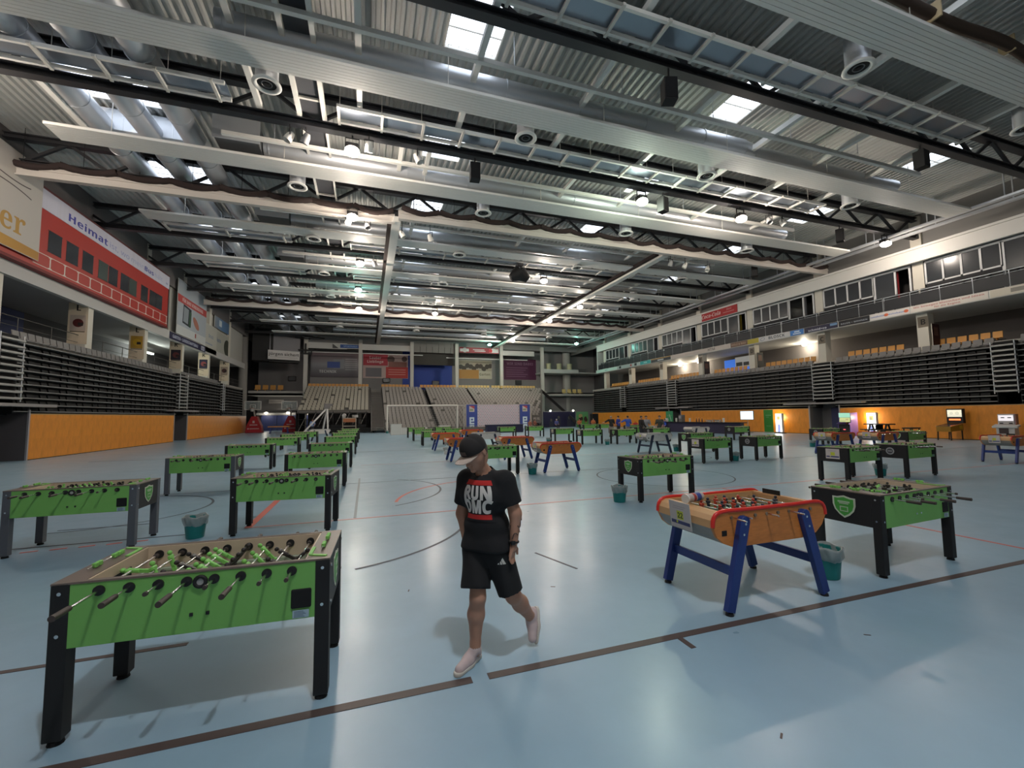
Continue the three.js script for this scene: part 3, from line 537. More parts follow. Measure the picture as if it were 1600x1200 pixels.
// ================================================================ advertising and signs
{
  const wear = (c, w, h) => { for (let i = 0; i < 30; i++) { c.fillStyle = `rgba(120,110,105,${.02 + .04 * rnd()})`; c.fillRect(rnd() * w, 0, 3 + rnd() * 20, h); } };
  // red bus front over the left gallery
  const bus = thing('bus_shaped_board', 'red bus shaped advertising front with dark windows above the left gallery', 'advertising board', [XL, 0, 0], Math.PI / 2);
  const red = M(.40, .028, .018, .45), z2x = z => -z;                // board faces +x : local x = -z
  const busMap = texture(2048, 256, (c, w, h) => {
    c.fillStyle = '#c9c6d2'; c.fillRect(0, 0, w, h); wear(c, w, h);
    txt(c, '▾▾', 150, 60, 46, '#5f7f6d', 'bold', 'left');
    txt(c, 'Heimat', 300, 150, 150, '#2f3590', 'bold', 'left'); txt(c, 'ist, wo', 850, 150, 118, '#8f93bd', '', 'left'); txt(c, 'mein', 1210, 150, 118, '#a3a6c6', '', 'left');
    txt(c, 'Bus', 1470, 150, 118, '#2f3590', 'bold', 'left'); txt(c, 'hält', 1690, 150, 110, '#a3a6c6', '', 'left'); txt(c, '≈', 1960, 170, 100, '#6a6da0', 'bold', 'left');
  });
  part('front', span(26.9, 41.9, 9.5, 12.6, -.12, 0), red, bus); part('front', span(20, 26.9, 9.42, 10.6, -.12, 0), red, bus);
  part('stripe', span(26.9, 41.9, 12.6, 13.62, -.12, .02), M(.55, .54, .60, .5), bus);
  const pl = new THREE.PlaneGeometry(14.9, 1.0).translate(34.4, 13.1, .03); part('stripe_print', pl, new THREE.MeshStandardMaterial({ map: busMap, roughness: .5 }), bus);
  part('underside', span(20, 41.9, 9.38, 9.52, -.7, .02), M(.17, .012, .012, .6), bus); part('top_edge', span(26.9, 41.9, 13.62, 13.72, -.5, .04), M(.13, .03, .03, .6), bus);
  part('end_wall', span(41.8, 41.95, 9.5, 13.6, -.7, 0), M(.13, .12, .13, .8), bus);
  const wins = [27.85, 29.25, 30.65, 32.2, 33.3, 34.7, 35.75, 37.4, 38.7, 39.75];
  wins.forEach((x, i) => { const s = part('window', rbox(1.0, 1.12, .04, x + .5, 11.12, .005, .015), i === 3 || i === 6 ? M(.07, .09, .08, .12) : darkGlass, bus); part('window_frame', [span(x - .05, x + 1.05, 11.64, 11.69, 0, .02), span(x - .05, x + 1.05, 10.55, 10.6, 0, .02)], M(.13, .03, .03, .5), s); });
  const wl = M(.66, .60, .54, .5), o = [];
  for (let i = 0; i < 13; i++) { const x = 28.1 + i * 1.13; o.push(span(x - .035, x + .035, 9.72, 10.28, 0, .012), span(x - .12, x + .12, 10.25, 10.29, 0, .012), span(x - .12, x + .12, 9.7, 9.74, 0, .012)); }
  o.push(span(26.9, 41.8, 10.29, 10.32, 0, .012), span(26.9, 41.8, 9.67, 9.7, 0, .012)); part('white_lines', o, wl, bus);
  sign('advertising_banner', 7.2, 4.6, [XL + .16, 12.05, -23.4], Math.PI / 2, print(1024, 660, (c, w, h) => {
    c.fillStyle = '#b3aca4'; c.fillRect(0, 0, w, h); const g = c.createLinearGradient(0, h * .86, w, h); g.addColorStop(0, '#c8a040'); g.addColorStop(1, '#a8782f'); c.fillStyle = g; c.beginPath(); c.moveTo(0, h * .86); c.lineTo(w, h * .91); c.lineTo(w, h); c.lineTo(0, h); c.fill();
    txt(c, 'ger', w - 134, h * .72, 205, '#a8813a', 'bold', 'right', 'serif'); c.strokeStyle = '#3a3030'; c.lineWidth = 7; c.beginPath(); c.moveTo(w - 420, 190); c.quadraticCurveTo(w - 240, 215, w - 110, 190); c.stroke(); c.beginPath(); c.moveTo(w - 420, 240); c.quadraticCurveTo(w - 250, 230, w - 100, 262); c.stroke();
  }), 'white banner with golden letters at the left picture edge', 'banner', M(.45, .43, .40, .7));
  sign('advertising_board', 7.1, 4.9, [XL - .25, 11.9, -47.95], Math.PI / 2, print(1024, 700, (c, w, h) => {
    c.fillStyle = '#a9b0b6'; c.fillRect(0, 0, w, h); c.fillStyle = '#b54a48'; c.fillRect(0, h * .27, w, h * .14); txt(c, 'FÜR IHRE VERBINDUNG', w / 2, h * .34, 66, '#d8c8c4');
    c.save(); c.translate(w * .34, h * .6); c.rotate(.08); c.fillStyle = '#2a3138'; c.fillRect(-170, -120, 270, 250); c.fillStyle = '#8f979c'; c.fillRect(-150, -95, 160, 200); c.fillStyle = '#3b5a44'; c.fillRect(40, -80, 70, 200); c.restore();
    c.fillStyle = '#a8705e'; c.beginPath(); c.ellipse(w * .62, h * .66, 130, 55, .5, 0, 7); c.fill(); c.fillStyle = '#c4c6c4'; c.fillRect(0, h * .84, w, h * .16); c.fillStyle = '#9a3a34'; c.fillRect(w * .6, h * .86, 40, 60);
  }), 'white advertising board with red stripe and tablet picture right of the bus front', 'advertising board');
  sign('advertising_board', 4.6, 3.0, [XL - .32, 10.4, -52.9], Math.PI / 2, print(512, 330, (c, w, h) => { c.fillStyle = '#b5b3a8'; c.fillRect(0, 0, w, h); txt(c, 'Druck', w * .6, h * .4, 60, '#76839a'); c.fillStyle = '#8b93a4'; c.fillRect(60, 220, 300, 14); }), 'pale board with faint blue print behind the tablet board', 'advertising board');
  sign('advertising_board', 5.2, 1.3, [XL - .5, 12.75, -57.5], Math.PI / 2, print(512, 128, (c, w, h) => { const g = c.createLinearGradient(0, 0, w, 0); g.addColorStop(0, '#8c9196'); g.addColorStop(.5, '#5f7fa4'); g.addColorStop(1, '#4e6a8c'); c.fillStyle = g; c.fillRect(0, 0, w, h); c.fillStyle = '#c8d0d4'; c.fillRect(w * .3, 20, 90, 70); }), 'blue photo advertising strip at the far end of the left gallery', 'advertising board');
  sign('advertising_board', 6.2, 2.4, [XL - .5, 10.6, -58.0], Math.PI / 2, print(512, 220, (c, w, h) => { c.fillStyle = '#a8a69a'; c.fillRect(0, 0, w, h); c.fillStyle = '#3c4034'; c.beginPath(); c.ellipse(w * .75, h * .6, 95, 90, .3, 0, 7); c.fill(); txt(c, 'Auto', w * .25, h * .4, 60, '#60708c'); }), 'pale board with dark picture at the far end of the left gallery', 'advertising board');
  sign('advertising_board', 8.6, .62, [XL - .28, 9.06, -47.4], Math.PI / 2, print(1024, 80, (c, w, h) => { c.fillStyle = '#23233f'; c.fillRect(0, 0, w, h); txt(c, 'GARTEN · LANDSCHAFTSBAU', w * .42, h / 2, 52, '#b9bccb'); c.fillStyle = '#b9bccb'; c.fillRect(w * .86, 14, 110, 52); txt(c, 'GLB', w * .913, h / 2, 44, '#23233f'); }), 'dark blue advertising strip below the tablet board on the left fascia', 'advertising board');
  // column posters with letters on the left
  ROW(0); [[-26.2, 'L'], [-33.15, 'L'], [-40.1, 'L'], [-47.05, 'K'], [-54, 'K'], [-60.9, 'K']].forEach(([z, ch], i) => {
    sign('column_poster', .95, 2.5, [XL - .85, 7.7, -25.65 - 6.95 * i + .34], 0, print(190, 500, (c, w, h) => { c.fillStyle = '#d8c6ac'; c.fillRect(0, 0, w, h); txt(c, ch, w * .5, 60, 100, '#1d1816'); c.fillStyle = ['#b8a698', '#b8a698', '#b28a34', '#2b2530', '#23233c', '#9c8b7c'][i]; c.fillRect(20, 150, 150, 190); c.fillStyle = ['#571c1a', '#5a1c1a', '#c9a02c', '#6a3434', '#8a4242', '#452420'][i]; c.beginPath(); c.ellipse(98, 245, 52, 50, .5, 0, 7); c.fill(); c.fillStyle = '#2a1f1c'; c.fillRect(96, 240, 50, 40); c.fillRect(24, 345, 142, 10); }, .7),
      `poster with letter ${ch} on a left gallery column, ${ORD[i]} from the near end`, 'poster', cream);
  });
  // right balcony fascia boards
  const strip = (z0, z1, label, draw, y0 = 8.6, y1 = 9.06) => sign('advertising_board', z0 - z1, y1 - y0, [XR - .03, (y0 + y1) / 2, (z0 + z1) / 2], -Math.PI / 2, print(Math.min(1024, Math.round((z0 - z1) * 110)), 64, draw), label, 'advertising board', white);
  const bg = (col, f) => (c, w, h) => { c.fillStyle = col; c.fillRect(0, 0, w, h); f && f(c, w, h); };
  strip(-6, -14.9, 'white advertising strip with grey bar at the right picture edge on the balcony', bg('#cfc6b6', (c, w, h) => { c.fillStyle = '#8b857c'; c.fillRect(w * .1, 14, w * .8, 34); }));
  strip(-14.95, -18.9, 'white advertising strip with red lines of text on the right balcony', bg('#d8cfc6', (c, w, h) => { txt(c, 'Wir bewegen Menschen und Ideen', w * .5, 20, 24, '#b5726c'); txt(c, 'für die Region', w * .5, 46, 22, '#b5726c'); }));
  strip(-18.95, -21.4, 'white advertising strip with two blue words and red dots on the right balcony', bg('#d6d0cc', (c, w, h) => { for (const k of [.25, .75]) { txt(c, 'autohaus', w * k - 20, h / 2, 24, '#5b6fae'); c.fillStyle = '#d2643c'; c.beginPath(); c.arc(w * (k + .17), h / 2, 15, 0, 7); c.fill(); } }));
  strip(-21.45, -23.7, 'black advertising strip with small pale letters on the right balcony', bg('#17171d', (c, w, h) => { txt(c, 'BAUEN + WOHNEN', w / 2, h * .6, 24, '#9aa0a8'); }));
  strip(-23.75, -26.55, 'dark violet advertising strip with white words on the right balcony', bg('#22203c', (c, w, h) => { txt(c, 'schmid+co', w * .4, h * .62, 34, '#d5d8e0'); c.fillStyle = '#6f93b8'; c.fillRect(w * .78, 8, w * .2, 26); }));
  strip(-26.6, -27.85, 'light blue advertising square on the right balcony beside the white name board', bg('#3f7cc4', (c, w, h) => { c.fillStyle = '#d6e2ea'; c.fillRect(w * .3, 12, w * .4, 16); c.fillRect(w * .2, 38, w * .6, 12); }));
  strip(-27.9, -31.05, 'white advertising strip with letters BLOSCK on the right balcony', bg('#c9c8c8', (c, w, h) => { c.strokeStyle = '#7d879a'; c.lineWidth = 6; c.beginPath(); c.ellipse(40, 32, 26, 18, -.3, 0, 7); c.stroke(); txt(c, 'BLOSCK', w * .58, h / 2, 50, '#3c424c'); }));
  strip(-31.1, -34.5, 'brown and yellow advertising strip on the right balcony', bg('#6a5040', (c, w, h) => { txt(c, 'HOLZ & BAU', w * .3, h / 2, 34, '#b79c84'); c.fillStyle = '#b0a02c'; c.fillRect(w * .62, 0, w * .38, h); }));
  strip(-34.55, -43.7, 'long pale advertising strip with letters HTM on the right balcony', bg('#bfb4ac', (c, w, h) => { txt(c, 'HTM', w * .72, h / 2, 56, '#6a625e'); txt(c, 'technik & montage', w * .4, h / 2, 30, '#a0948c', ''); }));
  strip(-43.75, -47.7, 'dark advertising strip with a yellow edge on the right balcony', bg('#2d3238', (c, w, h) => { c.fillStyle = '#b48c4c'; c.fillRect(0, 0, w, 14); c.fillStyle = '#c0c6c8'; c.fillRect(w * .35, 26, w * .3, 22); }));
  strip(-47.75, -50.1, 'turquoise advertising board far along the right balcony', bg('#2e9c9c', (c, w, h) => { txt(c, 'AOK', w / 2, h / 2, 40, '#bfe6de'); }));
  strip(-50.15, -55.9, 'white advertising strip with black and red marks far along the right balcony', bg('#9fb0ae', (c, w, h) => { c.fillStyle = '#9a3434'; c.fillRect(w * .6, 10, 40, 44); c.fillStyle = '#20262a'; c.fillRect(w * .1, 8, 60, 48); c.fillRect(w * .78, 8, 60, 48); }));
  strip(-55.95, -62, 'pale green lit advertising strip at the far end of the right balcony', bg('#b7d6cc', (c, w, h) => { txt(c, 'sport', w / 2, h / 2, 36, '#6f9a90'); }));
  sign('advertising_board', 4.9, .95, [XR - .05, 12.6, -35.85], -Math.PI / 2, print(1024, 200, (c, w, h) => { c.fillStyle = '#a81c22'; c.fillRect(0, 0, w, h); txt(c, 'Coca-Cola', w * .27, h * .52, 118, '#d8c4c0', 'italic bold', 'center', 'serif'); txt(c, 'Zero', w * .78, h * .36, 60, '#c8908c', 'italic bold', 'center', 'serif'); c.fillStyle = '#c8908c'; c.fillRect(w * .62, h * .64, w * .3, 12); }), 'red soft drink board with white script on the right fascia above the windows', 'advertising board', M(.3, .02, .02, .5));
  // letters on the right columns, lit pictures behind
  [[-18.55, 'B'], [-25.5, 'C'], [-32.45, 'D'], [-39.4, 'E'], [-46.35, 'F'], [-53.3, 'G']].forEach(([z, ch], i) => sign('column_letter', .6, .75, [XR + .54, 7.95, z], -Math.PI / 2, print(96, 120, (c, w, h) => { c.fillStyle = '#7d7264'; c.fillRect(0, 0, w, h); txt(c, ch, w / 2, h / 2, 84, '#2a2624'); }, .7), `letter ${ch} plate on a column of the right gallery`, 'sign', cream));
  [[-18.4, '#3c1c1e'], [-32.2, '#20201e'], [-39.2, '#3a302c']].forEach(([z, col], i) => sign('column_picture', .8, 1.5, [XR + .9, 7.0, z + .34], 0, print(64, 128, (c, w, h) => { c.fillStyle = col; c.fillRect(0, 0, w, h); c.fillStyle = '#6a4a3c'; c.fillRect(14, 20, 36, 50); }, .7), `dark picture on a right gallery column, ${ORD[i]} from the near end`, 'poster', cream));
  sign('hanging_board', 1.9, 1.1, [37.3, 7.2, -34.6], -Math.PI / 2, print(190, 110, (c, w, h) => { c.fillStyle = '#c8ccd0'; c.fillRect(0, 0, w, h); c.fillStyle = '#2c3036'; c.fillRect(10, 56, 80, 40); c.fillRect(104, 60, 70, 36); }), 'white board with black print hanging in the right gallery', 'sign');
  sign('gallery_screen', 4.6, 1.6, [40.6, 7.3, -38.0], -Math.PI / 2, new THREE.MeshStandardMaterial({ color: lin(.05, .16, .55), emissive: lin(.05, .16, .6), emissiveIntensity: .5 }), 'bright blue panel in the right gallery', 'sign');
  sign('door_sign', 1.3, .32, [40.9, 7.9, -13.9], -Math.PI / 2, print(130, 32, (c, w, h) => { c.fillStyle = '#9a948c'; c.fillRect(0, 0, w, h); c.fillStyle = '#55504c'; c.fillRect(12, 12, 104, 8); }), 'small pale sign over the dark gallery door at right', 'sign');
  [[-30, 40.2], [-44, 40.2], [-47.5, 40.2]].forEach(([z, x], i) => { const t = thing('gallery_lamp', `small bright ceiling lamp in the right gallery, ${ORD[i]} from the near end`, 'lamp', [x, 8.35, z]); part('bowl', ball(.22, 0, 0, 0, 1, .5, 1), glow([1, .93, .75], 6), t); part('base', cyl(.1, .1, .2, 0, .14, 0), white, t); const l = new THREE.PointLight(new THREE.Color(1, .9, .7), 14, 0, 2); l.position.set(x, 8.1, z); l.castShadow = true; scene.add(l); });
  { const t = thing('gallery_lamp', 'bright tube lamp deep in the left gallery', 'lamp', [-19.6, 8.2, -49]); part('tube', box(.2, .12, 1.6), glow([.85, 1, .85], 5), t); part('base', box(.26, .08, 1.7, 0, .1, 0), white, t); const l = new THREE.PointLight(new THREE.Color(.9, 1, .9), 16, 0, 2); l.position.set(-19.6, 8.0, -49); l.castShadow = true; scene.add(l); }
  // far wall boards
  const fz = -73.85;
  sign('advertising_banner', 7.4, 4.1, [-4.8, 10.4, fz], 0, print(740, 410, (c, w, h) => { const g = c.createLinearGradient(0, 0, 0, h); g.addColorStop(0, '#6f5a60'); g.addColorStop(.5, '#8f8f94'); g.addColorStop(1, '#4d474f'); c.fillStyle = g; c.fillRect(0, 0, w, h); c.fillStyle = '#8b8d92'; c.fillRect(330, 120, 160, 150); c.fillStyle = '#3a4f93'; c.fillRect(240, 160, 190, 100); txt(c, 'TECHNIK', 250, 320, 60, '#c4c4c6'); for (let i = 0; i < 6; i++) { c.fillStyle = '#a8a6a8'; c.fillRect(510, 110 + i * 34, 180, 10); } }), 'grey banner with a blue rectangle on the far wall at left', 'banner', black);
  sign('advertising_banner', 7.2, 4.1, [2.9, 10.35, fz], 0, print(720, 410, (c, w, h) => { c.fillStyle = '#b7a09c'; c.fillRect(0, 0, w, h); c.fillStyle = '#a8283a'; c.fillRect(0, 0, 390, 200); txt(c, 'Lauter', 190, 70, 60, '#e0c8c8'); txt(c, 'Lieblinge', 190, 135, 60, '#e0c8c8'); c.fillStyle = '#57403c'; c.beginPath(); c.arc(440, 90, 60, 0, 7); c.arc(660, 80, 45, 0, 7); c.fill(); c.fillStyle = '#8c5a50'; c.fillRect(400, 130, 300, 90); c.fillStyle = '#b2302e'; c.fillRect(360, 220, 360, 190); for (let i = 0; i < 3; i++) { c.fillStyle = '#cf8a80'; c.fillRect(400, 260 + i * 40, 280, 12); } c.fillStyle = '#6e6a70'; c.fillRect(40, 240, 250, 150); }), 'red banner with people on the far wall beside the blue wall', 'banner', white);
  sign('advertising_banner', 6.0, 3.3, [18.2, 10.1, fz], 0, print(600, 330, (c, w, h) => { c.fillStyle = '#a39a88'; c.fillRect(0, 0, w, h); c.fillStyle = '#3e352c'; for (let i = 0; i < 10; i++) { c.beginPath(); c.ellipse(30 + i * 60, 120 + 30 * Math.sin(i * 2), 46, 40, i, 0, 7); c.fill(); } c.fillStyle = '#b5823a'; c.fillRect(0, 170, 360, 160); c.fillStyle = '#b8b2a0'; c.fillRect(360, 190, 240, 140); txt(c, 'Garten', 470, 250, 60, '#6e675a'); }), 'brown and orange picture banner on the far wall right of the shutter', 'banner', white);
  sign('advertising_banner', 6.4, 3.9, [26.6, 10.3, fz], 0, print(640, 390, (c, w, h) => { c.fillStyle = '#522043'; c.fillRect(0, 0, w, h); txt(c, 'WIR SIND DABEI', w / 2, 90, 66, '#8f6a86'); for (let i = 0; i < 5; i++) { c.fillStyle = '#7c5572'; c.fillRect(50, 160 + i * 40, 420 - 40 * (i % 3), 12); } }), 'purple banner with text on the far wall at right', 'banner', white);
  sign('advertising_board', 6.9, .95, [17.9, 12.9, ZF + .24], 0, print(690, 95, (c, w, h) => { c.fillStyle = '#8c1f2c'; c.fillRect(0, 0, w, h); c.fillStyle = '#c8c4c4'; c.fillRect(10, 24, 150, 50); c.beginPath(); c.arc(90, 48, 40, 0, 7); c.fill(); c.fillRect(230, 30, 200, 12); c.fillRect(260, 54, 190, 12); c.fillStyle = '#d4cfcf'; c.fillRect(520, 14, 160, 66); c.fillStyle = '#c41c2c'; c.beginPath(); c.arc(540, 48, 30, 0, 7); c.fill(); }), 'dark red advertising board between columns high on the far wall', 'advertising board');
  sign('advertising_board', 4.2, .7, [-3.0, 12.8, ZF + .05], 0, print(420, 70, (c, w, h) => { c.fillStyle = '#c4c4c0'; c.fillRect(0, 0, w, h); c.fillStyle = '#4e4e4e'; c.beginPath(); c.moveTo(0, h); c.lineTo(90, h); c.lineTo(0, 0); c.fill(); c.fillStyle = '#2b4f90'; c.fillRect(110, 8, 300, 54); txt(c, 'SPORTHAUS', 260, 36, 36, '#88a4d4'); }), 'blue and white board on the white band of the far wall', 'advertising board');
  // scoreboard cube, its sign, small panels
  const sc = thing('scoreboard', 'dark scoreboard box hanging turned in the far left corner', 'scoreboard', [-12.3, 12.35, -70], .34);
  part('screen_face', rbox(4.0, 3.4, .2, .5, .4, 1.4, .03), M(.13, .125, .14, .35), sc); part('side_panel', rbox(2.6, 4.6, 2.4, -2.0, 0, .1, .04, [0, -.25, 0]), black, sc); part('casing', rbox(4.0, 4.6, 1.4, .5, -.1, .5, .05), black, sc); part('suspension', [bar([-1.5, 2.2, 0], [-1.5, 3.1, 0], .05), bar([1.8, 2.2, 0], [1.8, 3.1, 0], .05)], galv, sc);
  sign('name_board', 4.1, 1.3, [-11.35, 10.9, -68.25], .34, print(410, 130, (c, w, h) => { c.fillStyle = '#c9c4c2'; c.fillRect(0, 0, w, h); txt(c, 'jürgen sichert', w / 2, 52, 58, '#2e2a2a'); c.fillStyle = '#aaa4a2'; c.fillRect(24, 92, 360, 8); }), 'white name board below the dark scoreboard', 'sign');
  sign('small_sign', 2.1, .62, [-13.6, 4.55, -76.1], 0, print(210, 62, (c, w, h) => { c.fillStyle = '#b4aeac'; c.fillRect(0, 0, w, h); c.fillStyle = '#8a8484'; c.fillRect(16, 28, 178, 8); }), 'small white sign on the grey corner wall above the basketball stands', 'sign');
  [[-11.4, 8.2, -76.1, 'black display panel on the grey wall in the far left corner'], [3.0, 7.95, -73.9, 'black projector box under the red banner on the far wall'], [11.1, 7.6, -73.8, 'dark box with pale mark on the blue far wall'], [26.2, 7.9, -73.8, 'black box under the purple banner on the far wall']].forEach(([x, y, z, label]) => { const t = thing('wall_box', label, 'wall box', [x, y, z]); part('casing', rbox(1.15, .75, .25, 0, 0, .12, .03), black, t); part('front', box(.95, .55, .02, 0, 0, .26), darkGlass, t); });
  const tr = thing('rigging_frame', 'black rigging frame on the corner column right of the scoreboard', 'frame', [-8.6, 11.9, ZF + .7]); part('bars', [box(2.2, .2, .25, 0, 0, 0), box(.22, 1.4, .22, -.1, .3, 0), box(1.6, .18, .22, 0, -.5, 0), box(.15, .6, .2, -.7, -.2, 0), box(.15, .6, .2, .7, -.2, 0)], black, tr); part('arm', [beam([-1.5, 2.2, .5], [2.6, 1.6, 1.5], .14, .14), beam([-1.5, 1.8, .3], [.6, 1.5, 1.0], .12, .12)], black, tr);
}

// ================================================================ football tables
const green = M(.19, .465, .105, .42), greenLt = M(.23, .58, .12, .5), tableTop = M(.17, .125, .10, .4), beige = M(.60, .46, .33, .55), rodGrip = M(.055, .038, .032, .55), field = print(256, 128, (c, w, h) => { c.fillStyle = '#76846c'; c.fillRect(0, 0, w, h); c.strokeStyle = '#c8cdbf'; c.lineWidth = 3; c.strokeRect(6, 6, w - 12, h - 12); c.beginPath(); c.arc(w / 2, h / 2, 24, 0, 7); c.moveTo(w / 2, 0); c.lineTo(w / 2, h); c.stroke(); c.strokeRect(6, 34, 40, 60); c.strokeRect(w - 46, 34, 40, 60); }, .4);
const stickerMat = print(64, 48, (c, w, h) => { c.fillStyle = '#9fb4bf'; c.fillRect(0, 0, w, h); c.fillStyle = '#56697a'; for (let i = 0; i < 5; i++) c.fillRect(6, 7 + i * 8, 30 + 5 * (i % 3) + 6, 4); });
const shieldPts = [[-.5, .42], [-.3, .42], [0, .5], [.3, .42], [.5, .42], [.5, .05], [.42, -.2], [.22, -.42], [0, -.56], [-.22, -.42], [-.42, -.2], [-.5, .05]];
const shieldShape = s => shape(shieldPts.map(p => [p[0] * s, p[1] * s]));
const TL = 1.52, TW = .76, TH = .92;
function figureGeo() {                                            // one player: foot, body, shoulders, head
  return merge([box(.022, .055, .018, 0, -.075, 0), rbox(.03, .022, .026, .004, -.108, 0, .005), rbox(.026, .075, .03, 0, -.012, 0, .008), rbox(.024, .028, .056, 0, .02, 0, .008), ball(.017, 0, .052, 0, 1, 1, 1, 8)]).rotateY(Math.PI / 2).rotateY(-Math.PI / 2);
}
const fig = figureGeo();
const TEAM = [0, 0, 1, 0, 1, 0, 1, 1], COUNT = [1, 2, 3, 5, 5, 3, 2, 1];
const bearing = cyl(.03, .03, .018, 0, 0, 0, 14, [Math.PI / 2, 0, 0]);
const paper = (num) => print(180, 150, (c, w, h) => { c.fillStyle = '#cbbfba'; c.fillRect(0, 0, w, h); c.fillStyle = '#b9a9a8'; c.fillRect(34, 22, 110, 6); c.fillRect(30, 34, 100, 6); c.fillStyle = '#c9cc3c'; c.fillRect(64, 50, 56, 50); if (num) txt(c, num, 92, 76, 44, '#2c3418'); c.fillStyle = '#3f426e'; c.fillRect(8, 108, w - 16, 20); c.fillStyle = '#c9cc3c'; c.beginPath(); c.arc(60, 116, 8, 0, 7); c.fill(); }, .6);
const paperPlain = paper(''), paperNum = paper('22');
function greenTable(label, detail, opt = {}) {
  const t = thing('football_table', label, 'football table'), top = TH, low = .54, hl = TL / 2, hw = TW / 2;
  const P = opt.end ?? 'shield';
  for (const s of [-1, 1]) {
    part('side_panel', rbox(TL - .16, top - low - .012, .026, 0, (top + low) / 2 - .006, s * (hw - .018), .004), green, t);
    part('end_panel', rbox(.026, top - low - .012, TW - .12, s * (hl - .018), (top + low) / 2 - .006, 0, .004), black, t);
    for (const e of [-1, 1]) {
      const lx = e * (hl - .046), lz = s * (hw - .046), lg = part('leg', detail > 1 ? rbox(.092, top - .034, .092, lx, (top + .03) / 2 - .001, lz, .006) : box(.092, top - .034, .092, lx, (top + .03) / 2, lz), opt.greyLegs ? M(.09, .095, .11, .5) : black, t);
      part('foot', cyl(.035, .04, .022, lx, .011, lz, 12), blackMatte, lg);
      if (detail > 1) part('bolt', [.86, .62].flatMap(y => [cyl(.011, .011, .008, lx, y, s * hw + .003, 8, [Math.PI / 2, 0, 0]), cyl(.011, .011, .008, e * hl + e * .003, y, lz - s * .0, 8, [0, 0, Math.PI / 2])]), chrome, lg);
    }
    if (P === 'shield' || (s > 0 && detail > 1)) {
      const em = part('emblem', extrude(shieldShape(.25), .004, 0).rotateY(s * Math.PI / 2).translate(s * (hl - .004), .735, 0), M(.60, .64, .50, .5), t);
      part('emblem_field', extrude(shieldShape(.21), .004, 0).rotateY(s * Math.PI / 2).translate(s * (hl - .002), .735, 0), M(.07, .36, .05, .5), em);
      part('emblem_lines', [box(.003, .018, .13, s * (hl + .004), .785, 0), box(.003, .012, .1, s * (hl + .004), .765, 0), box(.003, .05, .01, s * (hl + .004), .70, .04), box(.003, .05, .01, s * (hl + .004), .70, -.04), box(.003, .01, .09, s * (hl + .004), .725, 0), box(.003, .01, .09, s * (hl + .004), .675, 0)], M(.45, .58, .38, .5), em);
    } else if (s < 0 && P === 'round') {
      const em = part('emblem', place(lathe([[0, .006], [.1, .006], [.1, 0]], 20), [-hl, .735, 0], [0, 0, Math.PI / 2]), M(.35, .35, .36, .5), t); part('emblem_field', place(lathe([[0, .009], [.07, .009], [.07, 0]], 20), [-hl, .735, 0], [0, 0, Math.PI / 2]), M(.07, .07, .075, .5), em);
      part('emblem_lines', box(.004, .02, .1, -hl - .01, .735, 0), M(.5, .5, .5, .5), em);
    } else if (s < 0 && P === 'paper') {
      const g = new THREE.PlaneGeometry(.34, .26).rotateY(-Math.PI / 2).translate(-hl - .008, .75, .02); part('number_sign', g, paperPlain, t);
    }
  }
  // top frame, playfield and inner walls
  const o = shape([[-hl, -hw], [hl, -hw], [hl, hw], [-hl, hw]]), hole = new THREE.Path(); [[-.61, -.345], [-.61, .345], [.61, .345], [.61, -.345]].forEach((p, i) => i ? hole.lineTo(...p) : hole.moveTo(...p)); o.holes.push(hole);
  part('top_frame', extrude(o, .012).rotateX(Math.PI / 2).translate(0, top, 0), opt.paleTop ? M(.33, .26, .21, .4) : tableTop, t);
  part('inner_wall', [box(1.22, .16, .012, 0, .835, .34), box(1.22, .16, .012, 0, .835, -.34), box(.012, .16, .68, .604, .835, 0), box(.012, .16, .68, -.604, .835, 0)], beige, t);
  part('playfield', new THREE.PlaneGeometry(1.21, .68).rotateX(-Math.PI / 2).translate(0, .76, 0), field, t); part('bottom', box(1.4, .02, .66, 0, .56, 0), black, t);
  part('goal', [box(.02, .085, .21, .6, .805, 0), box(.02, .085, .21, -.6, .805, 0)], blackMatte, t);
  part('ball_return', detail > 1 ? rbox(.125, .125, .02, .585, .672, hw - .004, .02) : box(.125, .125, .02, .585, .672, hw - .004), blackMatte, t);
  part('sticker', new THREE.PlaneGeometry(.1, .05).translate(.585, .575, hw + .003), stickerMat, t);
  // rods
  for (let i = 0; i < 8; i++) {
    const x = -.525 + .15 * i, own = TEAM[i] === 0, sh = (hash(i, opt.k ?? 1) - .5) * .16, near = own ? .60 : .48, far = own ? -.48 : -.60;
    const ph = opt.lift === i ? 1.45 : (hash(i * 3, opt.k ?? 1) - .5) * (detail > 1 ? 2.2 : .6);
    const r = part('rod', bar([x, .858, far + sh], [x, .858, near + sh], .0085, detail > 1 ? 8 : 5), chrome, t);
    const gz = own ? near + sh : far + sh, sg = own ? 1 : -1;
    if (detail > 1) { part('handle', cyl(.017, .0155, .13, x, .858, gz + sg * .045, 10, [Math.PI / 2, 0, 0]), rodGrip, r); part('rod_end', cyl(.0135, .0135, .02, x, .858, (own ? far : near) + sh, 8, [Math.PI / 2, 0, 0]), rodGrip, r); }
    else part('handle', cyl(.017, .017, .13, x, .858, gz + sg * .045, 6, [Math.PI / 2, 0, 0]), rodGrip, r);
